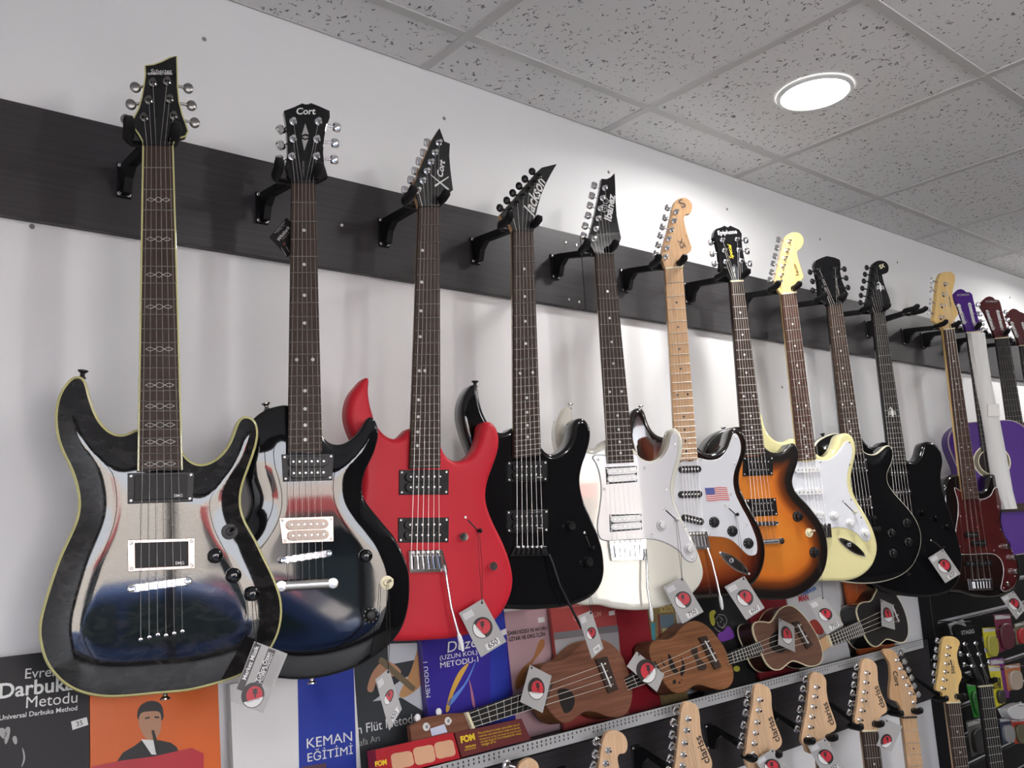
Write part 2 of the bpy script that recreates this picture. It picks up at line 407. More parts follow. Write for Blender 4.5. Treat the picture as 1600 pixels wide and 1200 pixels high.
for x, y, where in ((4.439, -0.468, 'above the classical guitars'), (6.839, -0.468, 'at the far end of the guitar wall'),
             (1.439, -1.668, 'over the middle of the aisle'), (3.839, -1.668, 'over the right part of the aisle'), (6.239, -1.668, 'over the far end of the aisle'),
             (2.639, -3.468, 'near the street front'), (5.039, -3.468, 'near the street front on the far right')):
    downlight(x, y, 'lit round ceiling light '+where, LAMP_W if y > -1 else LAMP_W*1.4, y < -1)

# dark hanging boards on the wall, the black slat panel, screws
tr = struct(mesh('trim_1', *cbox(X0, 1.6, -0.018, -0.0005, 2.150, 2.347, 0.001), BOARDM))
mesh('board', *cbox(1.601, 4.0, -0.018, -0.0005, 2.150, 2.347, 0.001), BOARDM, tr)
mesh('board', *cbox(4.001, X1, -0.018, -0.0005, 2.150, 2.347, 0.001), BOARDM, tr)
t2 = struct(mesh('trim_2', *cbox(X0, 3.19, -0.018, -0.0005, 0.953, 1.150, 0.001), BOARDM))
t3 = struct(mesh('trim_3', *cbox(3.19, 3.225, -0.045, -0.0005, 0.0, 1.385, 0.002), SLATM))
for k in range(14):
    mesh('slat', *cbox(3.226, X1, -0.018, -0.0005, 0.002+0.1*k, 0.002+0.1*k+0.088, 0.003), SLATM, t3)
scv, scf = lathe([(0.0045, 0), (0.0045, 0.0006), (0.003, 0.0016), (0.0012, 0.0016), (0.001, 0.0008)], 12)
SCREW = bpy.data.meshes.new('screw'); SCREW.from_pydata(scv, [], scf); SCREW.materials.append(STEEL); SCREW.shade_smooth()
PLUG = SCREW.copy(); PLUG.materials.clear(); PLUG.materials.append(mat('grey wall plug', (0.25, 0.24, 0.23), 0.6))
def screw(parent, loc, me=SCREW, s=1.0, name='screw'):
    o = link(bpy.data.objects.new(name, me), parent); o.location = loc; o.scale = (s, s, s); return o
for p in ((319, 61), (694, 185), (951, 269), (1136, 327), (1281, 374), (1402, 410), (1578, 465), (50, 354), (1222, 605)):
    q = on_y(p, -0.0005); screw(wb, q, PLUG, 1.0, 'wall_plug')
for p in ((534, 352), (884, 379), (901, 383), (889, 468), (905, 472)):
    q = on_y(p, -0.0185); screw(tr, q, SCREW, 0.9)

# perforated shelf under the books
sh = bpy.data.objects.new('book_shelf', None); COL.objects.link(sh); sh.location = (0.4, -0.06, 1.16)
tag(sh, 'narrow black shelf with a grey perforated metal front edge under the ukuleles', 'shelf')
ox, oy, oz = 0.4, -0.06, 1.16
SX0, SX1 = -0.9, 2.935
mesh('shelf_deck', *cbox(SX0-ox, SX1-ox, -0.062, 0.0595, -0.008, 0.004, 0.001), BLACKMETAL, sh)
LIPM = mat('grey painted steel', (0.36, 0.36, 0.36), 0.45, var=0.08, vscale=20)
mesh('perforated_lip', *cbox(SX0-ox, SX1-ox, -0.0655, -0.0625, -0.002, 0.0235, 0.0006), LIPM, sh)
hp = []
nx = int((SX1-SX0)/0.0125)
for i in range(nx):
    x = SX0-ox+0.006+0.0125*i
    for z, sxx in ((0.018, 0.0017), (0.0105, 0.0017)):
        if z < 0.015 and i % 16 in (5, 6, 7, 8): continue
        hp.append(([(x-sxx, -0.0657, z-0.0022), (x+sxx, -0.0657, z-0.0022), (x+sxx, -0.0657, z+0.0022), (x-sxx, -0.0657, z+0.0022)], [(0, 1, 2, 3)]))
ho = mesh('perforation', *join(hp), INK_K, sh); ho['kind'] = 'stuff'

# the street outside the shop window
GROUND = mat('asphalt', (0.06, 0.06, 0.063), 0.8, var=0.2, vscale=3)
struct(mesh('street_ground', *box(-40, 40, -40, Y0-0.2, -0.25, -0.12), GROUND))
fac = bpy.data.objects.new('facade', None); COL.objects.link(fac); fac.location = (2, -15, 0)
tag(fac, 'low pale plastered shop row across the street', 'building')
mesh('facade_wall', *box(-22, 18, -1, 0, -0.12, 2.7), mat('pale plaster', (0.74, 0.68, 0.62), 0.8, var=0.1, vscale=1), fac)
for i in range(9):
    mesh('shop_front', *box(-20+4.2*i, -18.6+4.2*i, -0.1, 0.06, 0.0, 1.9), mat('dark shop glass', (0.02, 0.03, 0.035), 0.1), fac)
    mesh('awning', *join([([(-20.2+4.2*i, 0.02, 2.45), (-18.4+4.2*i, 0.02, 2.45), (-18.4+4.2*i, 0.9, 2.15), (-20.2+4.2*i, 0.9, 2.15)], [(0, 1, 2, 3)])]), mat('red awning', (0.35, 0.04, 0.04), 0.7), fac)
CARB = mat('blue car paint', (0.035, 0.09, 0.26), 0.15, coat=1.0); CARG = mat('car glass', (0.02, 0.05, 0.05), 0.05)
def car(x, y, label, col):
    c = bpy.data.objects.new('car', None); COL.objects.link(c); c.location = (x, y, -0.12); tag(c, label, 'car', 'parked cars')
    prof = [(-2.1, 0.3), (-2.15, 0.7), (-2.0, 0.92), (-1.2, 1.0), (-0.6, 1.42), (0.6, 1.47), (1.3, 1.05), (2.0, 0.95), (2.15, 0.6), (2.1, 0.3)]
    Q = smooth_closed(prof, 0.08, 2); n = len(Q); V = []; F = []
    for yy, k in ((-0.85, 0.93), (-0.78, 1.0), (0.78, 1.0), (0.85, 0.93)):
        for p in Q: V.append((p[0]*k, yy*(1.0 if p[1] < 1.0 else 0.86), 0.3+(p[1]-0.3)*k))
    for i in range(3):
        for k in range(n): a, b2 = i*n+k, i*n+(k+1) % n; F.append((a, b2, b2+n, a+n))
    F.append(tuple(range(n))[::-1]); F.append(tuple(range(3*n, 4*n)))
    mesh('car_body', V, F, col, c, smooth=0.9)
    for s in (-1, 1):
        for P in ([(-1.0, 1.02), (-0.55, 1.34), (-0.05, 1.37), (-0.05, 1.02)], [(0.02, 1.02), (0.02, 1.37), (0.55, 1.36), (1.05, 1.03)]):
            Q2 = ccw(P); v = [(p[0], s*(0.80 if p[1] < 1.1 else 0.735), p[1]) for p in Q2]
            mesh('side_window', v, [tuple(range(len(v)))], CARG, c)
        for xx in (-1.35, 1.3):
            wv, wf = lathe([(0.33, -0.1), (0.33, 0.1), (0.2, 0.12), (0.05, 0.1)], 20, (xx, s*0.78, 0.33)); mesh('wheel', wv, wf, RUBBER, c, smooth=0.6)
car(-1.0, -7.2, 'blue car parked outside the street window', CARB)
car(5.2, -7.6, 'white car parked outside behind the blue one', mat('white car paint', (0.7, 0.7, 0.7), 0.2, coat=1.0))

# ------------------------------------------------------------------ guitar builders
def mk(name, vf, m, sm=0.8):
    me = bpy.data.meshes.new(name); me.from_pydata([tuple(map(float, p)) for p in vf[0]], [], vf[1]); me.materials.append(m)
    me.shade_smooth(); me.set_sharp_from_angle(angle=sm); return me
_post = lathe([(0.0068, 0), (0.0068, 0.0015), (0.0045, 0.0028), (0.0036, 0.0032), (0.0031, 0.008), (0.0038, 0.0125), (0.003, 0.0135)], 14)
_btn = join([cbox(-0.0045, 0.0100, -0.0042, 0.0042, -0.0088, 0.0088, 0.0030), tube([(-0.016, 0, 0), (-0.003, 0, 0)], 0.0024, 8)])
_btnround = join([ell((0.003, 0, 0), 0.0085, 0.0042, 0.0095, 14, 8), tube([(-0.016, 0, 0), (-0.003, 0, 0)], 0.0024, 8)])
_bassbtn = join([cbox(-0.002, 0.008, -0.0028, 0.0028, -0.013, -0.004, 0.002), cbox(-0.002, 0.008, -0.0028, 0.0028, 0.004, 0.013, 0.002), cbox(-0.004, 0.002, -0.0025, 0.0025, -0.009, 0.009, 0.001), tube([(-0.028, 0, 0), (-0.003, 0, 0)], 0.003, 8)])
POSTS = {k: mk('string_post', _post, m) for k, m in (('chrome', CHROME), ('black', BLACKSAT), ('dark', DARKCHROME))}
BTNS = {('chrome', 0): mk('tuning_peg', _btn, CHROME), ('black', 0): mk('tuning_peg', _btnround, BLACKSAT), ('dark', 0): mk('tuning_peg', _btnround, mat('pewter metal', (0.34, 0.33, 0.32), 0.3, metal=1.0)),
        ('chrome', 1): mk('tuning_peg', _bassbtn, CHROME)}
FRET = mk('fret', ([(-.5, 0, -.001), (.5, 0, -.001), (.5, -.0007, -.0007), (-.5, -.0007, -.0007), (.5, -.0012, 0), (-.5, -.0012, 0), (.5, -.0007, .0007), (-.5, -.0007, .0007), (.5, 0, .001), (-.5, 0, .001)],
           [(0, 1, 2, 3), (3, 2, 4, 5), (5, 4, 6, 7), (7, 6, 8, 9)]), mat('fret wire', (0.50, 0.49, 0.46), 0.42, metal=1.0))
DOTS = {k: mk('position_dot', lathe([(0.0031, 0), (0.0031, 0.0004)], 14), m) for k, m in (('pearl', PEARL), ('black', INK_K))}
STRAPB = lathe([(0.006, 0), (0.006, 0.001), (0.0035, 0.004), (0.0035, 0.008), (0.0075, 0.011), (0.0075, 0.013), (0.003, 0.014)], 16)

def body_vf(Q, y0, thick, r, bulge=0.0, bw=0.06, grid=0.008):
    N = normals_in(Q); rings = []
    for d in (0.06*r, 0.22*r, 0.48*r, 0.78*r, r*1.05):
        P = Q+N*d; ok = inside(Q, P); ok &= dist_to(Q, P) >= d*0.93; rings.append(P[ok])
    lo, hi = Q.min(0), Q.max(0); gx = np.arange(lo[0], hi[0], grid); gz = np.arange(lo[1], hi[1], grid)
    G = np.array([(x+(grid/2 if k % 2 else 0), z) for k, z in enumerate(gz) for x in gx]); G = G[inside(Q, G)]; G = G[dist_to(Q, G) > r*1.3+0.001]
    P, F, _ = cdt(Q, np.vstack(rings+[G])); d = dist_to(Q, P); d[:len(Q)] = 0
    dd = np.clip(d, 0, r); y = y0+r-np.sqrt(np.maximum(r*r-(r-dd)**2, 0))
    t = np.clip(d/bw, 0, 1); y = y+bulge*(1-np.sin(t*math.pi/2))
    V = [(p[0], yy, p[1]) for p, yy in zip(P, y)]; n = len(Q); ye = y0+r+bulge
    # order of CDT output keeps input vertices first
    rim = list(d); base = len(V)
    I = Q+N*0.004
    V += [(p[0], y0+thick-0.004, p[1]) for p in Q]+[(p[0], y0+thick, p[1]) for p in I]; rim += [0]*(2*n)
    FF = [f if _up(P, f) else f[::-1] for f in F]
    for i in range(n):
        j = (i+1) % n; FF.append((i, base+i, base+j, j)); FF.append((base+i, base+n+i, base+n+j, base+j))
    PB, FB, _ = cdt(I, np.zeros((0, 2))); 
    if len(PB) == n: FF += [tuple(base+n+k for k in (f[::-1] if _up(PB, f) else f)) for f in FB]
    else: FF.append(tuple(base+n+k for k in range(n))[::-1])
    return V, FF, rim, ye
def _up(P, f):
    a, b, c = P[f[0]], P[f[1]], P[f[2]]; return (b[0]-a[0])*(c[1]-a[1])-(b[1]-a[1])*(c[0]-a[0]) > 0

def bil(q, u, v):
    q = [np.array(p) for p in q]; return (q[0]*(1-u)+q[1]*u)*(1-v)+(q[3]*(1-u)+q[2]*u)*v

class Guitar(Frame):
    def __init__(s, name, label, cat, group, nut, end, psi, y=-0.19, P0=None):
        c = ((nut[0][0]+nut[1][0])/2, (nut[0][1]+nut[1][1])/2)
        Frame.__init__(s, on_y(c, y) if P0 is None else P0, psi); s.psi = psi
        s.root(name); tag(s.o, label, cat, group)
        s.nl, s.nr = s.L(nut[0]), s.L(nut[1]); s.el, s.er = s.L(end[0]), s.L(end[1]); s.yb = 0.010
    def neck(s, board, back, nf=22, dots='pearl', dotx=0.5, nutm=BLACKSAT, bind=None, scale_end=None, depth=0.020, first=1):
        s.fb = s.lplate('fretboard', [s.nl, s.nr, s.er, s.el], 0.0, 0.0062, board, ch=0.0008)
        V, F = [], []; k = 9
        for a, b in ((s.nl, s.nr), (s.el, s.er)):
            for i in range(k):
                t = math.pi*i/(k-1); c = (a+b)/2; h = (b-a)/2
                p = c-h*math.cos(t); V.append((p[0], 0.006+depth*math.sin(t)**0.8, p[1]))
        F = [(i, i+1, i+1+k, i+k) for i in range(k-1)]+[tuple(range(k)), tuple(range(2*k-1, k-1, -1))]
        mesh('neck', V, F, back, s.o, smooth=0.9)
        if bind:
            for a, b in ((s.nl, s.el), (s.nr, s.er)):
                u = (b-a)/np.linalg.norm(b-a); w = np.array([-u[1], u[0]])*0.0013
                s.lplate('neck_binding', [a-w, a+w, b+w, b-w], -0.0003, 0.0066, bind, ch=0.0003)
        d = s.nr-s.nl; ax = (s.el+s.er)/2-(s.nl+s.nr)/2; w = ax/np.linalg.norm(ax)
        s.lplate('nut', [s.nl-w*0.003, s.nr-w*0.003, s.nr+w*0.0015, s.nl+w*0.0015], -0.0022, 0.004, nutm)
        tot = 1-2**(-(nf+0.45)/12.0)
        s.frac = lambda q: (1-2**(-q/12.0))/tot
        for q in range(first, nf+1):
            t = s.frac(q); a = s.nl+(s.el-s.nl)*t; b = s.nr+(s.er-s.nr)*t; c = (a+b)/2
            o = link(bpy.data.objects.new('fret', FRET), s.fb); o.location = (c[0], 0.0, c[1]); L = np.linalg.norm(b-a)
            o.scale = (L*0.985, 1, 0.85); o.rotation_euler = (0, -math.atan2(b[1]-a[1], b[0]-a[0]), 0)
        if dots:
            for q in (3, 5, 7, 9, 12, 15, 17, 19, 21):
                if q > nf: continue
                t = (s.frac(q)+s.frac(q-1))/2; a = s.nl+(s.el-s.nl)*t; b = s.nr+(s.er-s.nr)*t
                for x in ((dotx,) if q != 12 else (0.24, 0.76) if dotx == 0.5 else (dotx, dotx+0.2)):
                    c = a+(b-a)*x; o = link(bpy.data.objects.new('position_dot', DOTS[dots]), s.fb); o.location = (c[0], -0.0001, c[1])
    def head(s, P, m, y0=0.002, y1=0.016, side=None, bind=None, sm=False):
        Q = s.LL(P, y0); Q = ccw(smooth_closed(Q, 0.003, 1)) if sm else ccw(Q)
        n = len(Q); v, f = plate_vf(Q, y0, y1, 0.0012)
        fm = [0]+[x for i in range(n) for x in (0, 1)]+[1]
        s.hd = mesh('headstock', v, f, m, s.o, smooth=0.6, mats=[m, side or m], fm=fm); s.hy = y0
        if bind:
            I = Q+normals_in(Q)*0.0012; O = Q-normals_in(Q)*0.0008
            V = [(p[0], y0-0.0003, p[1]) for p in I]+[(p[0], y0-0.0003, p[1]) for p in O]+[(p[0], y0+0.004, p[1]) for p in O]
            F = [q for i in range(n) for j in ((i+1) % n,) for q in ((i, i+n, j+n, j), (i+n, i+2*n, j+2*n, j+n))]
            mesh('headstock_binding', V, F, bind, s.hd)
    def tuners(s, posts, btns, m='chrome', kind=0, by=0.010, ps=1.0):
        s.posts = [s.L(p, s.hy-0.008) for p in posts]
        for p, b in zip(posts, btns):
            c = s.L(p, s.hy-0.004); o = link(bpy.data.objects.new('string_post', POSTS[m]), s.hd); o.location = (c[0], s.hy, c[1]); o.scale = (ps, 1, ps)
            q = s.L(b, by); o = link(bpy.data.objects.new('tuning_peg', BTNS[(m, kind)]), s.hd); o.location = (q[0], by, q[1])
            d = q-c; o.rotation_euler = (random.choice((0.0, 0.5, 1.2, 0.25)), 0, 0) if False else (0, -math.atan2(d[1], d[0]), 0)
    def strings(s, bl, br, order, yend=None, n=6, rad=0.00031, stop=None):
        """order: which post each string (left to right) runs to; stop: where they end below the bridge"""
        yb = s.yb-0.014 if yend is None else yend
        a, b = s.L(bl, yb), s.L(br, yb)
        sl, sr = (s.L(stop[0], s.yb), s.L(stop[1], s.yb)) if stop else (None, None)
        for i in range(n):
            t = i/(n-1); e = a+(b-a)*t; q = s.nl+(s.nr-s.nl)*(0.12+0.76*t); path = []
            if order is not None:
                p = s.posts[order[i]]; path.append((p[0], s.hy-0.008, p[1]))
            path += [(q[0], -0.0030, q[1]), (e[0], yb, e[1])]
            if stop: c = sl+(sr-sl)*t; path.append((c[0], s.yb-0.0005, c[1]))
            mesh('string', *tube(path, rad*(1.25-0.5*t), 5), STRINGM, s.o)
    def body(s, P, m, thick=0.042, r=0.006, bulge=0.0, bw=0.06, bind=None, bindw=0.0028, it=4, sidem=None):
        s.Q = smooth_closed(s.LL(P, s.yb+r*0.5), 0.0042, it)
        V, F, rim, ye = body_vf(s.Q, s.yb, thick, r, bulge, bw)
        s.bd = mesh('body', V, F, m, s.o, smooth=0.9, rim=rim)
        if bind:
            Q = s.Q; N = normals_in(Q); n = len(Q)
            I = Q+N*bindw; O = Q-N*0.0005; 
            def yy(d): dd = min(d, r); return s.yb+r-math.sqrt(max(r*r-(r-dd)**2, 0))+bulge*(1-math.sin(min(d/bw, 1)*math.pi/2))
            V = [(p[0], yy(bindw)-0.0002, p[1]) for p in I]+[(p[0], yy(bindw*.5)-0.0006, p[1]) for p in Q+N*bindw*.5]+[(p[0], ye-0.0003, p[1]) for p in O]+[(p[0], ye+0.006, p[1]) for p in O]+[(p[0], ye+0.006, p[1]) for p in Q+N*0.0003]
            F = [(i+k*n, i+(k+1)*n, j+(k+1)*n, j+k*n) for k in range(4) for i in range(n) for j in ((i+1) % n,)]
            mesh('body_binding', V, F, bind, s.bd, smooth=0.9)
    def strap(s, p, d, m=CHROME, y=None):
        y = s.yb+0.02 if y is None else y; c = s.L(p, y)-np.array(d)/np.linalg.norm(d)*0.010; o = mesh('strap_button', STRAPB[0], STRAPB[1], m, s.o, smooth=0.7); o.location = (c[0], y, c[1])
        o.rotation_euler = Vector((0, -1, 0)).rotation_difference(Vector((d[0], -0.1, d[1]))).to_euler(); return o
    def hum(s, quad, ring=BLACKSAT, coil=BLACKSAT, pole=STEEL, ringy=0.0025, text=None, bare=False, cover=False, u=(0.10, 0.90)):
        q = s.LL(quad, s.yb-0.004); y = s.yb; root = None
        if not bare: root = s.lplate('pickup', q, y-ringy, y+0.004, ring, ch=0.0008)
        ks = ((0.10, 0.90),) if cover else ((0.10, 0.48), (0.52, 0.90))
        for a, b in ks:
            if cover or bare == 'sq': P = [bil(q, u[0], a), bil(q, u[1], a), bil(q, u[1], b), bil(q, u[0], b)]
            else:
                p0, p1 = bil(q, u[0], (a+b)/2), bil(q, u[1], (a+b)/2); rr = np.linalg.norm(bil(q, .5, b)-bil(q, .5, a))/2; uu = (p1-p0)/np.linalg.norm(p1-p0)
                P = stadium(p0+uu*rr, p1-uu*rr, rr, 5)
            o = s.lplate('pickup' if root is None else ('pickup_cover' if cover else 'bobbin'), P, y-ringy-0.0055, y+0.003, coil, root)
            if root is None: root = o
        if not cover:
            ps = []
            for v in (0.29, 0.71):
                for k in range(6):
                    c = bil(q, u[0]+(u[1]-u[0])*(0.13+0.74*k/5), v); ps.append(lathe([(0.0022, 0), (0.0022, 0.0006), (0.0015, 0.0011)], 8, (c[0], y-ringy-0.0055, c[1])))
            o = mesh('pole_pieces', *join(ps), pole, root, smooth=0.6); o['kind'] = 'stuff'
        if not bare:
            for uu in (0.05, 0.95):
                for vv in (0.1, 0.9):
                    c = bil(q, uu, vv); screw(root, (c[0], y-ringy, c[1]), s=0.6)
        if text: s.ltext(text, bil(q, 0.70, 0.84), bil(q, 0.83, 0.84), y-ringy-0.0056, INK_W, root, bold=0.01)
        return root
    def single(s, p, q, rad, m, pole=STEEL, yt=0.006):
        a, b = s.L(p, s.yb-yt), s.L(q, s.yb-yt); o = s.lplate('pickup', stadium(a, b, rad), s.yb-yt, s.yb+0.002, m); ps = []
        for k in range(6):
            c = a+(b-a)*(0.04+0.92*k/5); ps.append(lathe([(0.0024, 0), (0.0024, 0.0006), (0.0016, 0.001)], 8, (c[0], s.yb-yt, c[1])))
        po = mesh('pole_pieces', *join(ps), pole, o, smooth=0.6); po['kind'] = 'stuff'; return o
    def tom(s, p, q, m=CHROME, rad=0.0055, sad=True):
        y = s.yb-0.012; a, b = s.L(p, y), s.L(q, y); o = s.lplate('bridge', stadium(a, b, rad), y, y+0.008, m, ch=0.0012)
        u = (b-a)/np.linalg.norm(b-a); w = np.array([-u[1], u[0]])
        if sad:
            for k in range(6):
                c = a+(b-a)*(0.1+0.8*k/5); d = u*0.0032; e = w*0.006
                s.lplate('saddle', [c-d-e, c+d-e, c+d+e, c-d+e], y-0.003, y+0.002, m, o, ch=0.0012)
        for c in (a, b):
            v, f = lathe([(0.0055, -0.012), (0.0055, 0.001), (0.004, 0.002), (0.0015, 0.0015)], 16, (c[0], y, c[1])); mesh('bridge_post', v, f, m, o, smooth=0.7)
        return o
    def tail(s, p, q, m=CHROME, rad=0.0075):
        y = s.yb-0.012; a, b = s.L(p, y), s.L(q, y); V, F = tube([(a[0], y+.004, a[1]), (b[0], y+.004, b[1])], [rad, rad], 12); o = mesh('tailpiece', V, F, m, s.o, smooth=0.9)
        for c in (a, b):
            v, f = lathe([(0.008, -0.014), (0.009, 0.000), (0.0085, 0.004), (0.003, 0.005)], 18, (c[0], y, c[1])); mesh('tail_stud', v, f, m, o, smooth=0.7)
    def trem(s, quad, m=CHROME, arm=None, armm=CHROME, tip=WHITEPL, saddle=None):
        y = s.yb-0.007; q = s.LL(quad, y); o = s.lplate('tremolo_bridge', q, y, y+0.006, m, ch=0.0012)
        for k in range(6):
            c0, c1 = bil(q, 0.1+0.8*k/6, 0.22), bil(q, 0.1+0.8*(k+0.86)/6, 0.86); u = np.array([c1[0]-c0[0], 0]); 
            P = [bil(q, 0.08+0.84*k/6, 0.24), bil(q, 0.08+0.84*(k+0.82)/6, 0.24), bil(q, 0.08+0.84*(k+0.82)/6, 0.84), bil(q, 0.08+0.84*k/6, 0.84)]
            s.lplate('saddle', P, y-0.006, y+0.001, saddle or m, o, ch=0.0018)
            c = bil(q, 0.08+0.84*(k+0.41)/6, 0.09); screw(o, (c[0], y, c[1]), s=0.7)
        if arm:
            A = [(*p, y-0.004-0.012*i/(len(arm)-1)) for i, p in enumerate(arm)]; s.tube('tremolo_arm', A[:-1]+[A[-1]], 0.0027, armm, o, 10)
            if tip:
                e0, e1 = s.L(arm[-1], A[-1][2]), s.L(arm[-2], A[-2][2]); u = (e0-e1)/np.linalg.norm(e0-e1); e2 = e0+u*0.028
                mesh('arm_tip', *tube([(e0[0]-u[0]*.004, A[-1][2], e0[1]-u[1]*.004), (*[(e0+u*.004)[0]], A[-1][2], (e0+u*.004)[1]), ((e0+u*.02)[0], A[-1][2], (e0+u*.02)[1]), (e2[0], A[-1][2], e2[1])], [0.0035, 0.0046, 0.0042, 0.0022], 10), tip, o, smooth=1.0)
        return o
    def knob(s, p, r=0.011, h=0.014, m=BLACKGLOSS, kind='dome', ind=None):
        prof = {'dome': [(r, 0), (r, h*.5), (r*.9, h*.8), (r*.6, h*.96), (r*.2, h)], 'hat': [(r*1.25, 0), (r*1.22, h*.25), (r*.86, h*.4), (r*.78, h*.95), (r*.68, h), (r*.15, h*.97)], 'barrel': [(r, 0), (r*.97, h*.85), (r*.85, h), (r*.2, h*.97)]}[kind]
        o = s.turned('knob', p, prof, s.yb, m)
        if kind == 'hat':
            c = s.L(p, s.yb); ps = []
            for k in range(10):
                t = 2*math.pi*k/10; ps.append(ellvf(c[0]+r*1.05*math.cos(t), s.yb-h*.34, c[1]+r*1.05*math.sin(t), 0.0009))
            d = mesh('knob_numbers', *join(ps), ind or INK_W, o); d['kind'] = 'stuff'
        return o
    def switch(s, p, q, m=BLACKSAT):
        """blade switch: slot from p to q with its tip at q, screws at both ends"""
        a, b = s.L(p, s.yb-0.001), s.L(q, s.yb-0.001); o = s.lplate('selector_switch', stadium(a, b, 0.0013), s.yb-0.0012, s.yb, INK_K)
        mesh('switch_tip', *tube([(b[0], s.yb, b[1]), (b[0], s.yb-0.010, b[1]), (b[0], s.yb-0.013, b[1])], [0.002, 0.0045, 0.002], 10), m, o, smooth=1.0)
        d = (a-b)/np.linalg.norm(a-b)*0.008; screw(s.o, (a[0]+d[0], s.yb-0.0005, a[1]+d[1]), s=0.7)
        return o
    def toggle(s, p, m=BLACKSAT, wash=CREAMPL, tip=CREAMPL):
        o = s.turned('toggle_switch', p, [(0.012, 0), (0.012, 0.001), (0.0065, 0.0012), (0.006, 0.004), (0.003, 0.0045)], s.yb, wash); c = s.L(p, s.yb)
        mesh('switch_tip', *tube([(c[0], s.yb-0.003, c[1]), (c[0]+.004, s.yb-0.012, c[1]+.004), (c[0]+.005, s.yb-0.018, c[1]+.005)], [0.002, 0.0028, 0.0025], 8), tip, o, smooth=1.0)
    def guard(s, P, m, edge=None, sm=True, th=0.0022):
        Q = smooth_closed(s.LL(P, s.yb-th), 0.004, 1) if sm else ccw(s.LL(P, s.yb-th)); s.pg = s.lplate('pickguard', Q, s.yb-th, s.yb+0.001, m, ch=0.0012)
        if edge:
            I = Q+normals_in(Q)*0.0005; n = len(Q); O = Q-normals_in(Q)*0.0006
            V = [(p[0], s.yb-th*.6, p[1]) for p in I]+[(p[0], s.yb-0.0004, p[1]) for p in O-normals_in(Q)*0.0008]; F = [(i, i+n, (i+1) % n+n, (i+1) % n) for i in range(n)]
            mesh('guard_edge', V, F, edge, s.pg)
        s.yb -= th
    def gscrews(s, P):
        for p in P:
            c = s.L(p, s.yb); screw(s.pg, (c[0], s.yb-0.0002, c[1]), s=0.7)
    def jackplate(s, p, q, w=0.013):
        a, b = s.L(p, s.yb), s.L(q, s.yb); u = (b-a)/np.linalg.norm(b-a); n = np.array([-u[1], u[0]]); L = np.linalg.norm(b-a)
        def leaf(k, wk, off=0): return [a+u*(L*((1-k)/2+k*t+off))+n*sg*wk*math.sin(math.pi*t)**0.75 for sg, ts in ((-1, np.linspace(0.02, 0.98, 14)), (1, np.linspace(0.98, 0.02, 14))) for t in ts]
        o = s.lplate('jack_plate', leaf(1, w), s.yb-0.0025, s.yb, CHROME, ch=0.001)
        s.lplate('jack_dish', leaf(0.72, w*0.7, 0.03), s.yb-0.0028, s.yb-0.001, DARKCHROME, o, ch=0.0002)
        e = (a+b)/2-u*L*0.12; v, f = lathe([(0.006, 0), (0.006, 0.003), (0.0045, 0.004), (0.003, 0.002)], 16, (e[0], s.yb-0.003, e[1])); mesh('jack_socket', v, f, CHROME, o, smooth=0.7)
        for t in (0.05, 0.95): c = a+(b-a)*t; screw(o, (c[0], s.yb-0.0025, c[1]), s=0.6)
def ellvf(x, y, z, r): return [(x+r*math.cos(t), y, z+r*math.sin(t)) for t in (0, 1.26, 2.51, 3.77, 5.03)], [(0, 1, 2, 3, 4)]

# wall hangers -----------------------------------------------------
def hanger(P0, psi, label, z0=2.249, wide=0.034, dz=0.014, group='guitar hangers on the dark board', h=None):
    """plate on the board, gusseted arm straight out, padded yoke turned with the guitar"""
    o = bpy.data.objects.new('guitar_hanger', None); COL.objects.link(o); hx = P0[0]; o.location = (hx, -0.018, z0); tag(o, label, 'guitar hanger', group)
    yk = P0[1]+0.036+0.018                       # yoke bar, behind the neck (local y)
    mesh('wall_plate', *cbox(-0.013, 0.013, -0.004, 0, -0.034, 0.030, 0.001), BLACKMETAL, o)
    zt = P0[2]+dz-z0
    prof = [(0, 0.026), (-0.02, 0.026), (yk, zt+0.008), (yk, zt-0.008), (-0.046, 0.008), (-0.030, -0.006), (-0.022, -0.030), (0, -0.030)]
    V = [(x, p[0]-0.004 if p[0] == 0 else p[0], p[1]) for x in (-0.007, 0.007) for p in prof]; n = len(prof)
    F = [tuple(range(n)), tuple(range(2*n-1, n-1, -1))]+[(i, i+n, (i+1) % n+n, (i+1) % n) for i in range(n)]
    mesh('arm', V, F, BLACKMETAL, o)
    ex, ey = np.array([math.cos(R(psi)), -math.sin(R(psi))]), np.array([math.sin(R(psi)), math.cos(R(psi))])
    c = np.array([0.0, yk])
    def W(x, y, z): p = c+ex*x+ey*y; return (p[0], p[1], zt+z)
    mesh('yoke', *tube([W(-wide, -0.020, 0), W(-wide, -0.004, -0.002), W(-wide*.8, 0.002, -0.004), W(0, 0.004, -0.004), W(wide*.8, 0.002, -0.004), W(wide, -0.004, -0.002), W(wide, -0.020, 0)], 0.006, 8), BLACKMETAL, o, smooth=1.0)
    for sx in (-1, 1):
        mesh('padded_prong', *tube([W(sx*wide, -0.006, -0.001), W(sx*wide, -0.012, 0), W(sx*wide, -0.046, 0.001), W(sx*wide*1.03, -0.058, 0.006), W(sx*wide*1.05, -0.062, 0.012)], [0.005, 0.0092, 0.0092, 0.0092, 0.006], 10), RUBBER, o, smooth=1.0)
    for x, z in ((-0.008, 0.024), (0.008, -0.028), (-0.008, -0.028)): screw(o, (x, -0.004, z), s=0.9)
    return o

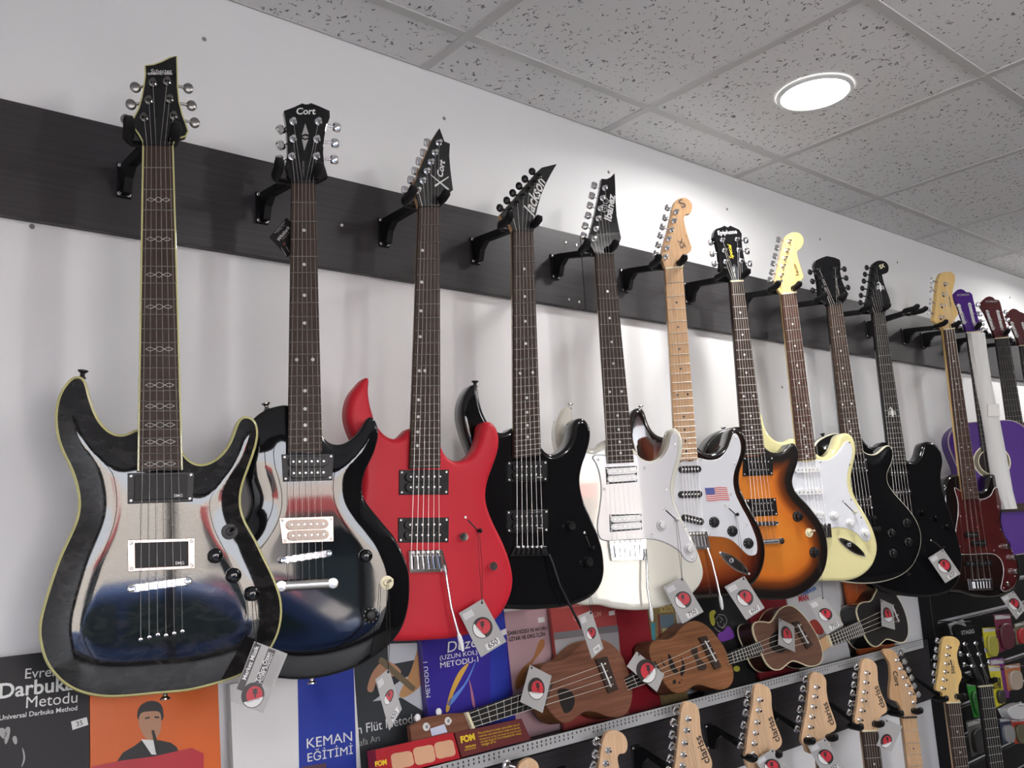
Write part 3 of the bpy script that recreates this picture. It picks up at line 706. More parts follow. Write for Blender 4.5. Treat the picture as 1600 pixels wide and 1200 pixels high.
# price tags -------------------------------------------------------
CARD = mat('silver grey card', (0.37, 0.36, 0.35), 0.4, var=0.12, vscale=12)
def price_tag(fr, quad, label, price=None, off=-0.02, hang=None, u=(0.5, 0.5), rr=0.36, rot=0.0, style=0, hy=0.0):
    f = Frame(fr.P0+fr.ey*off, 0); f.ex, f.ey, f.ez = fr.ex, fr.ey, fr.ez
    cx = ((quad[0][0]+quad[2][0])/2, (quad[0][1]+quad[2][1])/2); c = f.L(cx); f.P0 = f.P0+f.ex*c[0]+f.ez*c[1]
    o = f.root('price_tag'); tag(o, label, 'price tag', 'hanging price tags'); q = f.LL(quad)
    f.lplate('card', q, 0.0, 0.0005, CARD, ch=0.0001)
    w = np.linalg.norm(q[1]-q[0]); h = np.linalg.norm(q[3]-q[0]); k = w/h
    def disc(name, uc, vc, r, y, m, a0=0, a1=2*math.pi, n=28):
        P = []
        for i in range(n+1 if a1-a0 < 6.2 else n):
            t = a0+(a1-a0)*i/n; P.append(bil(q, uc+r*math.cos(t), vc-r*k*math.sin(t)))
        v = [(p[0], y, p[1]) for p in P]; fc = tuple(range(len(v))); A = np.array(P)
        if (A[:, 0]*np.roll(A[:, 1], -1)-A[:, 1]*np.roll(A[:, 0], -1)).sum() < 0: fc = fc[::-1]
        return mesh(name, v, [fc], m, o)
    uc, vc = u; r = rr
    lg = disc('logo_ring', uc, vc, r, -0.0002, mat('tag black', (0.03, 0.022, 0.022), 0.4))
    disc('logo_disc', uc+0.12*r, vc-0.06*r*k, r*0.70, -0.0004, INK_R)
    disc('logo_white', uc, vc, r*0.93, -0.0006, INK_W, math.pi*0.70+rot, math.pi*1.46+rot)
    def tx(b, u0, u1, v, y=-0.0008, m=INK_K, **kw): f.ltext(b, bil(q, u0, v), bil(q, u1, v), y, m, o, **kw)
    c0 = bil(q, uc+0.05*r*2, vc-0.12*r*k*2); gs = w*r*0.5
    f.lplate('guitar_mark', [c0+np.array(p)*gs for p in ((-.12, -.8), (.12, -.8), (.12, -.25), (.5, -.05), (.25, .2), (.6, .7), (.2, .55), (0, .8), (-.2, .55), (-.6, .7), (-.25, .2), (-.5, -.05), (-.12, -.25))], -0.0007, -0.0005, mat('tag black', (0.03, 0.022, 0.022)), ch=0.00002)
    a = rot-0.75*math.pi+0.02
    t0, t1 = bil(q, uc+r*.72*math.cos(math.pi*0.80+rot), vc-k*r*.72*math.sin(math.pi*0.80+rot)), bil(q, uc+r*.66*math.cos(math.pi*1.36+rot), vc-k*r*.66*math.sin(math.pi*1.36+rot))
    f.ltext('Merkez Müzik', t0, t1, -0.0009, INK_K, o, shear=0.3)
    if style == 1:
        for v0, v1, u0, u1 in ((0.0, 0.62, 0.62, 0.88),): pass
    if price:
        P = [bil(q, a_, b_) for a_, b_ in ((0.30, 0.83), (0.80, 0.83), (0.80, 0.96), (0.30, 0.96))]; f.lplate('price_sticker', P, -0.0005, 0, INK_W, ch=0.0001)
        tx(price, 0.37, 0.73, 0.935, -0.0007, bold=0.01)
        P = [bil(q, a_, b_) for a_, b_ in ((0.08, 0.06), (0.46, 0.06), (0.46, 0.20), (0.08, 0.20))]; f.lplate('small_sticker', P, -0.0005, 0, mat('dull white paper', (0.55, 0.55, 0.55), 0.6), ch=0.0001)
    hl = bil(q, *( (0.9, 0.06) if style != 2 else (0.1, 0.06))); hv, hf = lathe([(0.0024, 0), (0.0024, 0.0003)], 12, (hl[0], -0.0001, hl[1])); mesh('hole', hv, hf, INK_K, o)
    if hang:
        for sx in (-0.0015, 0.0015):
            g = f.L(hang, -off+hy-0.012); mesh('thread', *tube([(hl[0], -0.0006, hl[1]), ((hl[0]+g[0])/2+sx*2, (-off+hy-0.012)*0.35-0.002, (hl[1]+g[1])/2), (g[0]+sx, -off+hy-0.012, g[1])], 0.0005, 4), INK_K, o)
    return f

# ------------------------------------------------------------------ the electric guitars of the upper row
A = crop(0, 560, 3.3333); B = crop(0, 840, 3.3333); H1 = crop(0, 60, 4.0); C4 = crop(360, 130, 4.4444); C5 = crop(360, 600, 3.4783); C6 = crop(360, 880, 3.3333)
C7 = crop(640, 180, 4.4444); C8 = crop(680, 570, 3.6364); CU = crop(740, 880, 3.75); C9 = crop(980, 290, 5.3333); C10 = crop(980, 620, 5.0); U1 = crop(1000, 840, 5.0)
C11 = crop(1160, 640, 5.0); C12 = crop(1140, 340, 5.7143); C14 = crop(1200, 880, 5.7143); C13 = crop(1340, 390, 6.0); C7B = crop(1360, 600, 6.6667); C8B = crop(1380, 760, 5.4545)
px = crop(0, 0, 1.0)
ROW = 'electric guitars hanging in the upper row'
O33 = [2, 1, 0, 3, 4, 5]; O6 = [5, 4, 3, 2, 1, 0]

# 1 black quilted guitar with cream binding
QUILT = mat('transparent black quilted top', (0.02, 0.02, 0.02), 0.05, coat=1.0)
nt = QUILT.node_tree; b = nt.nodes['Principled BSDF']; tc = nt.nodes.new('ShaderNodeTexCoord'); mp = nt.nodes.new('ShaderNodeMapping'); mp.inputs['Scale'].default_value = (28, 28, 55)
nz = nt.nodes.new('ShaderNodeTexNoise'); nz.inputs['Scale'].default_value = 1; nz.inputs['Detail'].default_value = 3; nz.inputs['Distortion'].default_value = 1.2
cr = nt.nodes.new('ShaderNodeValToRGB'); cr.color_ramp.elements[0].position = 0.35; cr.color_ramp.elements[0].color = (0.006, 0.006, 0.007, 1); cr.color_ramp.elements[1].position = 0.72; cr.color_ramp.elements[1].color = (0.026, 0.024, 0.023, 1)
nt.links.new(tc.outputs['Object'], mp.inputs['Vector']); nt.links.new(mp.outputs['Vector'], nz.inputs['Vector']); nt.links.new(nz.outputs['Fac'], cr.inputs['Fac']); nt.links.new(cr.outputs['Color'], b.inputs['Base Color']); b.inputs['Coat Weight'].default_value = 0.1
g = G1 = Guitar('electric_guitar', 'black quilted-top electric guitar with cream binding, nearest in the row', 'guitar', ROW, H1((895, 665), (1080, 665)), A((720, 585), (948, 580)), 15)
g.yb = 0.012
g.body(A((722, 360), (690, 375), (650, 394), (610, 394), (570, 375), (530, 335), (500, 285), (480, 230), (462, 170), (450, 120), (435, 92), (405, 82), (370, 95), (335, 135), (308, 180), (293, 230), (285, 300), (290, 370), (305, 440), (335, 510), (365, 570), (390, 640), (405, 710), (408, 770), (398, 830), (375, 890), (345, 955), (310, 1030), (280, 1110))
     + B((250, 267), (225, 350), (205, 430), (200, 510), (212, 580), (235, 650), (275, 710), (330, 765), (400, 805), (480, 828), (570, 837), (680, 832), (800, 820), (900, 812), (1000, 800), (1100, 775), (1200, 745), (1300, 700), (1380, 630), (1430, 560), (1460, 490), (1475, 400), (1470, 320), (1445, 240), (1410, 160), (1370, 80))
     + A((1335, 940), (1300, 880), (1275, 830), (1260, 770), (1260, 700), (1275, 640), (1300, 570), (1325, 500), (1345, 430), (1350, 370), (1335, 320), (1305, 298), (1270, 295), (1245, 315), (1225, 365), (1205, 420), (1170, 480), (1120, 525), (1070, 548), (1020, 545), (980, 520), (950, 480)), QUILT, thick=0.046, r=0.003, bulge=0.009, bw=0.062, bind=BINDGREEN, bindw=0.0036)
g.neck(ROSE, BLACKGLOSS, 24, None, bind=BINDGREEN)
for q in (3, 5, 7, 9, 12, 15, 17, 19, 21, 24):       # thorny cross inlays
    t = (g.frac(q)+g.frac(q-1))/2; a = g.nl+(g.el-g.nl)*t; b2 = g.nr+(g.er-g.nr)*t; c = (a+b2)/2; w = np.linalg.norm(b2-a); u = (b2-a)/w; v = np.array([-u[1], u[0]]); ps = []
    for x0, x1, hh in ((-0.36, -0.12, 0.003), (-0.12, 0.12, 0.0042), (0.12, 0.36, 0.003)):
        for sg in (-1, 1):
            pts = [c+u*w*(x0+(x1-x0)*k/6)+v*sg*hh*math.sin(math.pi*k/6)**1.4 for k in range(7)]
            ps.append(tube([(p[0], -0.0001, p[1]) for p in pts], 0.00045, 4))
    mesh('inlay', *join(ps), PEARL, g.fb)
g.head(H1((905, 170), (960, 163), (1010, 145), (1060, 120), (1105, 110), (1108, 200), (1110, 300), (1120, 400), (1140, 480), (1165, 545), (1176, 580), (1160, 610), (1110, 625), (1085, 650), (1082, 668), (895, 668), (890, 640), (868, 600), (835, 555), (832, 505), (865, 440), (885, 370), (900, 290), (908, 220)), BLACKGLOSS, bind=BINDGREEN)
g.tuners(H1((955, 272), (930, 382), (900, 490), (1045, 264), (1060, 374), (1085, 480)), H1((858, 305), (830, 412), (800, 508), (1165, 310), (1185, 418), (1205, 525)), 'dark')
g.text('Schecter', H1((942, 216))[0], H1((1078, 216))[0], g.hy-.0002, INK_W, g.hd, shear=0.3)
g.text('DIAMOND SERIES', H1((925, 228))[0], H1((1078, 226))[0], g.hy-.0002, INK_W, g.hd, bold=0.02)
g.hum(A((665, 597), (1012, 590), (1005, 745), (665, 757)), coil=mat('black pickup cover', (0.009, 0.009, 0.009), 0.4, spec=0.2), cover=True, text='EMG')
g.hum(A((665, 945), (1015, 935), (1015, 1095), (668, 1112)), ring=mat('reflection tinted nickel ring', (0.42, 0.33, 0.29), 0.25, metal=1.0), coil=MATS['black pickup cover'], cover=True, text='EMG')  # ring's dark pinkish tone is a reflection put into the metal colour
g.tom(B((685, 266))[0], B((980, 226))[0], CHROME, 0.006)
g.strings(B((733, 252))[0], B((945, 222))[0], O33, stop=(B((733, 530))[0], B((950, 490))[0]))
for p in B((733, 532), (778, 520), (822, 507), (865, 510), (907, 500), (950, 489)): g.turned('string_ferrule', p, [(0.0028, 0), (0.0028, 0.0008), (0.0014, 0.001)], g.yb, DARKCHROME, n=12)
for p in A((1120, 1028), (1215, 1130)) + B((1312, 292)): g.knob(p, 0.0115, 0.013, BLACKGLOSS, 'dome')
g.toggle(A((1197, 902))[0], wash=BLACKSAT, tip=BLACKSAT)
g.strap(A((432, 72))[0], (0.1, 1), BLACKSAT); g.strap(B((860, 832))[0], (0, -1), DARKCHROME)

# 2 black guitar with a pointed right horn
g = G2 = Guitar('electric_guitar', 'glossy black electric guitar with chrome tailpiece and grey diamond on its headstock', 'guitar', ROW, C4((425, 690), (592, 690)), C5((313, 375), (500, 370)), 17)
g.yb = 0.012
g.body(C5((315, 108), (280, 112), (240, 120), (190, 138), (150, 165), (115, 200)) + px((386, 675), (379, 705), (383, 740), (391, 765), (394, 785), (386, 808), (365, 832), (340, 862), (320, 900), (313, 940), (320, 985), (342, 1025), (375, 1048), (410, 1058), (438, 1061))
     + C6((340, 610), (430, 605), (520, 590), (620, 560), (720, 515), (800, 460), (860, 400), (900, 340), (925, 270), (938, 200), (941, 120))
     + C5((980, 1040), (960, 960), (930, 890), (890, 820), (840, 760), (790, 700), (750, 650), (725, 600), (722, 540), (740, 470), (775, 400), (800, 330), (812, 270), (805, 220), (790, 185), (770, 168), (750, 180), (730, 215), (700, 260), (660, 300), (610, 325), (560, 325), (520, 300), (500, 265)), BLACKGLOSS, thick=0.046, r=0.005, bulge=0.008, bw=0.055)
g.neck(ROSE, mat('cherry lacquer', (0.06, 0.010, 0.008), 0.15, coat=0.6), 22, 'pearl')
g.head(C4((372, 190), (440, 165), (500, 137), (518, 144), (540, 144), (560, 135), (620, 158), (690, 190), (692, 235), (668, 300), (652, 380), (645, 480), (652, 560), (678, 650), (640, 668), (592, 692), (425, 692), (400, 640), (385, 570), (397, 490), (396, 400), (390, 300)), BLACKGLOSS)
g.tuners(C4((437, 262), (437, 383), (428, 505), (613, 262), (603, 385), (600, 503)), C4((358, 318), (358, 428), (352, 530), (728, 305), (716, 415), (710, 530)))
g.text('Cort', C4((462, 216))[0], C4((596, 216))[0], g.hy-.0002, INK_W, g.hd, shear=0.25, bold=0.02)
for P in (((520, 278), (545, 357), (520, 350), (496, 360)), ((497, 373), (520, 364), (545, 374), (520, 386)), ((496, 386), (520, 396), (541, 388), (513, 470))): g.plate('diamond_inlay', C4(*P), g.hy-0.0003, g.hy, INK_G, g.hd, ch=0.00005)
g.text('CLASSIC ROCK', C4((512, 650))[0], C4((512, 540))[0], g.hy-.0006, INK_G, g.hd)
PINKC = mat('cream pink bobbin', (0.55, 0.42, 0.34), 0.25)  # one even cream-pink colour for both coils
g.hum(C5((280, 382), (562, 378), (556, 522), (288, 530)))
g.hum(C5((266, 727), (560, 718), (562, 856), (284, 868)), ring=mat('reflection tinted nickel ring', (0.42, 0.33, 0.29), 0.25, metal=1.0), coil=PINKC, pole=STEEL)  # same ring metal, pinkish reflection painted into its colour
g.tom(C5((285, 958))[0], C5((535, 920))[0], CHROME); g.tail(C5((275, 1098))[0], C5((556, 1082))[0], STEEL, 0.009)
g.strings(C5((318, 950))[0], C5((500, 922))[0], O33, stop=(C5((315, 1085))[0], C5((505, 1072))[0]))
g.knob(C5((734, 934))[0], 0.011, 0.013, BLACKGLOSS, 'dome'); g.knob(C6((728, 270))[0], 0.011, 0.013, BLACKSAT, 'hat'); g.toggle(C5((850, 1080))[0])
g.strap(C5((193, 112))[0], (-0.2, 1), DARKCHROME); g.strap(C6((425, 618))[0], (0, -1), STEEL)

# 3 red guitar
REDM = mat('matt red paint', (0.52, 0.018, 0.032), 0.42, spec=0.22)
g = G3 = Guitar('electric_guitar', 'matt red electric guitar with black pickups and white-tipped tremolo arm', 'guitar', ROW, C4((1310, 855), (1455, 852)), C5((975, 460), (1143, 455)), 12)
g.body(C5((980, 235), (950, 265), (915, 295), (880, 297), (840, 275), (800, 225), (775, 160), (758, 90), (752, 30), (757, -40), (740, -42), (700, 0), (660, 50), (640, 110), (635, 170), (650, 240), (680, 310), (700, 360)) + px((566, 728), (567, 755), (562, 785), (548, 820), (533, 865), (527, 905), (530, 945), (545, 975), (572, 992), (600, 1000))
     + C6((870, 407), (1050, 400), (1200, 385), (1310, 345), (1390, 290), (1440, 220), (1470, 140), (1477, 60)) + C5((1540, 1090), (1537, 1030), (1515, 940), (1480, 850), (1440, 770), (1410, 700), (1393, 640), (1393, 570), (1410, 500), (1440, 420), (1460, 350), (1463, 290), (1450, 240), (1420, 205), (1390, 200), (1370, 215), (1365, 250), (1350, 320), (1320, 375), (1280, 410), (1230, 420), (1190, 405), (1160, 370), (1145, 330)), REDM, r=0.012, bulge=0.002, bw=0.03)
g.neck(ROSE, MAPLE, 24, 'pearl', 0.22)
g.head(C4((1452, 312), (1470, 350), (1488, 403), (1527, 418), (1522, 500), (1530, 600), (1540, 680), (1548, 740), (1500, 775), (1465, 810), (1457, 852), (1310, 856), (1290, 790), (1272, 722), (1310, 610), (1360, 490), (1400, 395)), BLACKSAT, side=MAPLE)
g.tuners(C4((1450, 412), (1423, 480), (1395, 545), (1367, 608), (1338, 675), (1305, 742)), C4((1375, 415), (1349, 485), (1319, 545), (1290, 612), (1262, 675), (1220, 745)))
g.text('Cort', C4((1472, 655))[0], C4((1490, 540))[0], g.hy-.0002, INK_W, g.hd, shear=0.25, bold=0.03)
for a, b2 in (((1392, 632), (1518, 737)), ((1518, 648), (1422, 712))):
    p, q = g.L(C4(a)[0]), g.L(C4(b2)[0]); u = (q-p)/np.linalg.norm(q-p); w = np.array([-u[1], u[0]])*0.0014
    g.lplate('logo_stroke', [p-w*.6, q-w*1.4, q+w*1.4, p+w*.6], g.hy-0.0004, g.hy, INK_W, g.hd, ch=0.00005)
g.hum(C5((920, 467), (1190, 465), (1188, 600), (920, 602))); g.hum(C5((915, 727), (1190, 725), (1188, 860), (915, 862)))
g.trem(C5((968, 905), (1155, 900), (1185, 1022), (972, 1028)), arm=C5((1162, 985), (1172, 1040)) + C6((1150, 230), (1192, 380)))
g.strings(C5((983, 940))[0], C5((1135, 938))[0], O6, yend=-0.004)
for p in C5((1255, 832), (1415, 990)): g.knob(p, 0.0095, 0.013, CHROME, 'barrel')
g.switch(C5((1293, 740))[0], C5((1348, 798))[0])

# 4 black guitar with a forward-pointing headstock
g = G4 = Guitar('electric_guitar', 'all-black electric guitar with a slanted pointed headstock and black tuners', 'guitar', ROW, C7((720, 800), (860, 800)), C8((451, 530), (603, 512)), 12)
g.body(C8((447, 350), (430, 367), (400, 383), (360, 384), (320, 352), (290, 310), (265, 250), (250, 190), (243, 140), (235, 110), (215, 108), (185, 140), (160, 190), (148, 250), (152, 320), (170, 390), (195, 460)) + px((741, 715), (746, 745), (743, 775), (731, 810), (716, 850), (707, 890), (707, 918), (722, 940), (760, 950))
     + CU((235, 270), (320, 273), (430, 268), (540, 255), (640, 225), (710, 180), (750, 120), (766, 50)) + C8((958, 1110), (948, 1040), (920, 950), (885, 870), (850, 790), (828, 710), (823, 640), (838, 570), (862, 500), (880, 430), (882, 370), (865, 325), (835, 300), (805, 308), (785, 335), (780, 380), (765, 430), (740, 470), (700, 500), (665, 510), (630, 500), (603, 465)), BLACKGLOSS, r=0.010)
g.neck(ROSE, MAPLE, 24, 'pearl')
g.head(C7((718, 800), (705, 760), (650, 725), (630, 692), (660, 655), (720, 588), (800, 493), (880, 400), (920, 362), (1022, 338), (985, 405), (945, 480), (912, 560), (890, 640), (875, 710), (862, 800)), BLACKSAT, side=MAPLE)
g.tuners(C7((905, 420), (870, 465), (832, 510), (790, 558), (748, 608), (705, 655)), C7((857, 398), (808, 448), (768, 497), (724, 545), (683, 597), (635, 648)), 'black')
g.text('Jackson', C7((848, 712))[0], C7((945, 458))[0], g.hy-.0002, INK_W, g.hd, shear=0.35, bold=0.015, hs=1.25)
g.hum(C8((412, 548), (640, 545), (640, 660), (412, 665)), text='duncan'); g.hum(C8((407, 827), (645, 822), (645, 950), (412, 955)), text='duncan')
g.trem(C8((452, 1030), (632, 1030), (645, 1085), (428, 1090)), BLACKSAT, arm=C8((645, 1075), (668, 1130)) + CU((505, 130), (632, 380)), armm=BLACKSAT, tip=None)
g.strings(C8((466, 1040))[0], C8((613, 1028))[0], O6, yend=-0.004)
for p in C8((760, 916), (860, 1120)): g.knob(p, 0.010, 0.014, BLACKSAT, 'barrel')
g.switch(C8((858, 975))[0], C8((885, 1040))[0]); g.strap(C8((225, 100))[0], (0, 1), BLACKSAT)

# 5 white guitar
IVORY = mat('ivory white paint', (0.72, 0.70, 0.60), 0.10, coat=0.8); GUARDW = mat('pearl white pickguard', (0.70, 0.69, 0.70), 0.15, coat=0.5)
g = G5 = Guitar('electric_guitar', 'white electric guitar with white pickups and glossy black headstock', 'guitar', ROW, C7((1290, 965), (1418, 965)), C8((985, 560), (1130, 553)), 25)
g.body(C8((965, 425), (930, 464), (880, 478), (830, 447), (795, 385), (780, 310), (775, 248), (765, 230), (735, 240), (708, 275), (690, 330), (685, 390), (690, 450)) + px((875, 712), (885, 738), (890, 765), (887, 795), (875, 830), (864, 870), (862, 903), (875, 930), (905, 945))
     + CU((745, 246), (800, 262), (880, 273), (980, 276), (1080, 263), (1180, 236), (1270, 190), (1330, 120), (1348, 60)) + C8((1510, 1110), (1480, 1030), (1435, 940), (1395, 860), (1365, 790), (1355, 730), (1365, 660), (1385, 580), (1405, 500), (1408, 440), (1395, 395), (1365, 355), (1345, 360), (1330, 400), (1320, 455), (1300, 500), (1265, 535), (1220, 548), (1180, 535), (1150, 510), (1130, 475)), IVORY, r=0.009)
g.neck(ROSE, MAPLE, 22, 'pearl')
g.head(C7((1425, 403), (1395, 430), (1370, 442), (1335, 440), (1330, 480), (1310, 580), (1290, 680), (1265, 780), (1245, 850), (1240, 885), (1262, 920), (1290, 965), (1418, 965), (1428, 905), (1462, 880), (1470, 850), (1455, 780), (1440, 700), (1432, 600), (1430, 500)), BLACKGLOSS)
g.tuners(C7((1357, 503), (1342, 573), (1326, 645), (1312, 715), (1297, 787), (1283, 857)), C7((1288, 492), (1272, 562), (1258, 630), (1245, 700), (1225, 772), (1213, 840)))
g.text('Ibanez', C7((1398, 740))[0], C7((1428, 555))[0], g.hy-.0002, INK_W, g.hd, bold=0.03, shear=0.15); g.text('GIO', C7((1368, 680))[0], C7((1385, 580))[0], g.hy-.0002, INK_G, g.hd)
g.guard(C8((893, 522), (940, 512), (985, 520), (1060, 530), (1130, 505), (1150, 520), (1180, 545), (1220, 556), (1270, 544), (1305, 508), (1328, 458), (1340, 405), (1358, 385), (1378, 410), (1382, 460), (1372, 530), (1350, 610), (1335, 700), (1350, 790), (1390, 880), (1440, 970), (1480, 1050), (1487, 1095), (1462, 1122), (1420, 1103), (1390, 1060), (1330, 1020), (1250, 992), (1180, 990), (1080, 995), (980, 1000), (938, 985), (922, 920), (935, 820), (945, 720), (935, 620), (915, 560)), GUARDW, edge=INK_G)
g.gscrews(C8((925, 540), (1190, 585), (1363, 452), (1318, 708), (1227, 967), (1415, 918), (1460, 1098), (960, 707)))
for Q in (((970, 580), (1150, 572), (1152, 666), (976, 680)), ((992, 850), (1176, 845), (1180, 936), (996, 952))):
    g.hum(C8(*Q), ring=INK_K, coil=WHITEPL, pole=STEEL, ringy=0.0003, u=(0.02, 0.98))
g.trem(C8((990, 1000), (1200, 990), (1200, 1108), (1005, 1115)), arm=C8((1195, 1045), (1200, 1110)) + CU((1018, 140), (1037, 265)))
g.strings(C8((1005, 1040))[0], C8((1150, 1032))[0], O6, yend=-0.005)
CLEARK = mat('white numbered knob', (0.68, 0.67, 0.66), 0.12, coat=0.6)
for p in C8((1285, 912), (1440, 1046)): g.knob(p, 0.010, 0.012, CLEARK, 'hat', INK_G)
g.switch(C8((1312, 828))[0], C8((1370, 880))[0], WHITEPL); g.strap(C8((765, 228))[0], (0.1, 1), CHROME)

# 6 sunburst guitar with flag
BURST6 = burst('brown sunburst', [(0.0, (0.006, 0.004, 0.004)), (0.014, (0.010, 0.005, 0.004)), (0.034, (0.10, 0.014, 0.006)), (0.06, (0.26, 0.055, 0.012)), (0.10, (0.38, 0.11, 0.02))])
g = G6 = Guitar('electric_guitar', 'brown sunburst electric guitar with maple neck and a flag on its white pickguard', 'guitar', ROW, C9((318, 695), (462, 680)), px((1056, 720), (1090.4, 718)), 26)
g.body(C10((330, 308), (300, 316), (265, 312), (220, 290), (180, 240), (155, 180), (140, 125), (115, 90), (80, 85), (45, 100), (22, 140)) + px((982, 660), (984, 690), (991, 720), (995, 750), (990, 780), (978, 820), (970, 860), (972, 893), (990, 916), (1030, 930), (1070, 935), (1110, 934), (1150, 927), (1178, 912), (1192, 888))
     + C10((1080, 1200), (1065, 1110), (1040, 1030), (1005, 950), (960, 870), (920, 790), (885, 720), (875, 650), (880, 590), (905, 510), (930, 430), (932, 350), (915, 290), (880, 250), (840, 240), (805, 255), (785, 290), (775, 340), (750, 395), (710, 430), (660, 445), (620, 445), (580, 425), (555, 392)), BURST6, r=0.010)
g.neck(MAPLE, MAPLE, 22, 'black', nutm=CREAMPL)
g.head(C9((318, 690), (300, 640), (280, 600), (285, 560), (310, 460), (340, 350), (365, 240), (378, 180), (400, 130), (440, 105), (480, 100), (520, 120), (543, 160), (540, 200), (525, 235), (490, 240), (475, 270), (480, 310), (500, 390), (525, 470), (540, 525), (520, 555), (480, 580), (465, 615), (462, 680)), MAPLE, y0=0.005, sm=True)
g.tuners(C9((412, 215), (393, 290), (372, 365), (350, 440), (335, 515), (325, 590)), C9((342, 190), (322, 272), (300, 348), (283, 420), (265, 498), (245, 570)))
BROWNINK = mat('brown ink', (0.07, 0.03, 0.015), 0.5)
g.text('SX', C9((490, 510))[0], C9((455, 440))[0], g.hy-.0002, BROWNINK, g.hd, bold=0.02); g.text('VINTAGE SERIES', C9((522, 495))[0], C9((490, 405))[0], g.hy-.0002, BROWNINK, g.hd)
g.text('S', C9((460, 190))[0], C9((495, 170))[0], g.hy-.0002, BROWNINK, g.hd, bold=0.02)
g.guard(C10((445, 500), (500, 505), (560, 478), (620, 492), (690, 490), (740, 465), (785, 405), (812, 335), (835, 282), (858, 292), (884, 350), (890, 420), (868, 500), (840, 580), (830, 660), (845, 750), (890, 850), (940, 940), (985, 1040), (1012, 1120), (1018, 1200)) + px((1182, 866), (1171, 868), (1158, 857), (1145, 845), (1133, 840), (1110, 838), (1080, 838), (1058, 834), (1045, 805), (1040, 770), (1046, 735)), mat('white pickguard', (0.72, 0.73, 0.76), 0.15, coat=0.4))
g.gscrews(C10((578, 490), (848, 320), (842, 518), (808, 760), (766, 845), (930, 1003), (645, 1073)))
for a, b2 in (((432, 568), (556, 564)), ((430, 764), (564, 760))): g.single(C10(a)[0], C10(b2)[0], 0.0085, BLACKSAT)
g.single(C10((455, 945))[0], C10((578, 975))[0], 0.0085, BLACKSAT)
fq = g.LL(C10((605, 712), (778, 706), (800, 806), (620, 814)), g.yb); yy = g.yb-0.0003
fl = mesh('flag_decal', [(p[0], yy, p[1]) for p in fq], [(3, 2, 1, 0)], INK_W, g.pg)
for k in range(0, 13, 2):
    P = [bil(fq, u, (k+dv)/13+0.03*math.sin(u*7)) for dv, us in ((0, np.linspace(0, 1, 8)), (1, np.linspace(1, 0, 8))) for u in us]; P = ccw(P)
    mesh('flag_stripe', [(p[0], yy-0.0002, p[1]) for p in P], [tuple(range(len(P)))], mat('flag red', (0.55, 0.06, 0.06), 0.4), fl)
P = ccw([bil(fq, u, v) for u, v in ((0, 0), (0.42, 0), (0.42, 0.52), (0.02, 0.52))]); mesh('flag_canton', [(p[0], yy-0.0004, p[1]) for p in P], [(0, 1, 2, 3)], mat('flag blue', (0.06, 0.08, 0.30), 0.4), fl)
for p in C10((678, 980), (820, 1050), (945, 1145)): g.knob(p, 0.0108, 0.013, BLACKSAT, 'hat')
g.switch(C10((797, 872))[0], C10((850, 920))[0]); g.yb = 0.010
g.trem(C10((445, 1058), (626, 1050), (655, 1190), (465, 1196)), arm=U1((525, 80), (560, 180), (600, 340), (628, 470)))
g.strings(C10((465, 1080))[0], C10((600, 1075))[0], O6, yend=-0.004); g.jackplate(U1((612, 108))[0], U1((862, 292))[0]); g.strap(C10((103, 78))[0], (0, 1), CHROME)

# 7 orange sunburst single cut
BURST7 = burst('orange sunburst', [(0.0, (0.006, 0.005, 0.005)), (0.022, (0.008, 0.005, 0.004)), (0.042, (0.16, 0.035, 0.006)), (0.062, (0.60, 0.16, 0.018)), (0.10, (0.66, 0.21, 0.025))], 0.25, 0.4)
g = G7 = Guitar('electric_guitar', 'orange sunburst single-cutaway electric guitar with black open-book headstock', 'guitar', ROW, C9((862, 800), (968, 795)), px((1162, 712), (1196, 710)), 22)
g.body(C10((880, 235), (820, 240), (760, 255), (700, 285), (650, 325), (615, 370), (597, 415)) + px((1096, 716), (1101, 735), (1108, 755), (1107, 775), (1098, 800), (1092, 830), (1092, 865), (1100, 893), (1120, 916), (1150, 930), (1185, 936))
     + U1((1120, 485), (1210, 465), (1300, 420), (1380, 350), (1430, 280), (1458, 200)) + C10((1568, 1200), (1560, 1120), (1540, 1040), (1500, 960), (1450, 890), (1400, 830), (1350, 780), (1310, 730), (1290, 670), (1300, 610), (1325, 540), (1340, 460), (1335, 410), (1315, 370), (1285, 360), (1260, 380), (1230, 415), (1190, 435), (1150, 437), (1110, 425), (1083, 398)), BURST7, r=0.006)
g.neck(ROSE, mat('dark brown lacquer', (0.035, 0.012, 0.008), 0.3), 22, 'pearl', nutm=CREAMPL)
g.head(C9((725, 390), (742, 360), (790, 345), (812, 332), (840, 347), (862, 332), (890, 345), (935, 365), (957, 400), (955, 450), (965, 540), (985, 640), (1010, 690), (1025, 722), (990, 765), (968, 798), (862, 800), (845, 775), (800, 740), (775, 700), (775, 640), (765, 560), (745, 480), (720, 430)), BLACKGLOSS)
g.tuners(C9((795, 452), (812, 540), (822, 632), (918, 447), (933, 535), (955, 625)), C9((700, 474), (712, 568), (730, 650), (982, 457), (993, 547), (1015, 650)))
g.text('Epiphone', C9((758, 412))[0], C9((916, 398))[0], g.hy-.0002, INK_W, g.hd, bold=0.012); g.text('Special', C9((884, 608))[0], C9((862, 488))[0], g.hy-.0002, INK_Y, g.hd, shear=0.3, hs=1.1)
g.plate('truss_cover', C9((868, 790), (866, 690), (892, 652), (920, 685), (938, 788)), g.hy-0.0015, g.hy, mat('black cover', (0.05, 0.055, 0.06), 0.2), g.hd); g.text('Les Paul', C9((903, 760))[0], C9((893, 680))[0], g.hy-.0018, INK_W, g.hd, shear=0.2)
g.hum(C10((910, 466), (1145, 466), (1142, 612), (908, 620))); g.hum(C10((935, 800), (1165, 790), (1180, 926), (950, 938)))
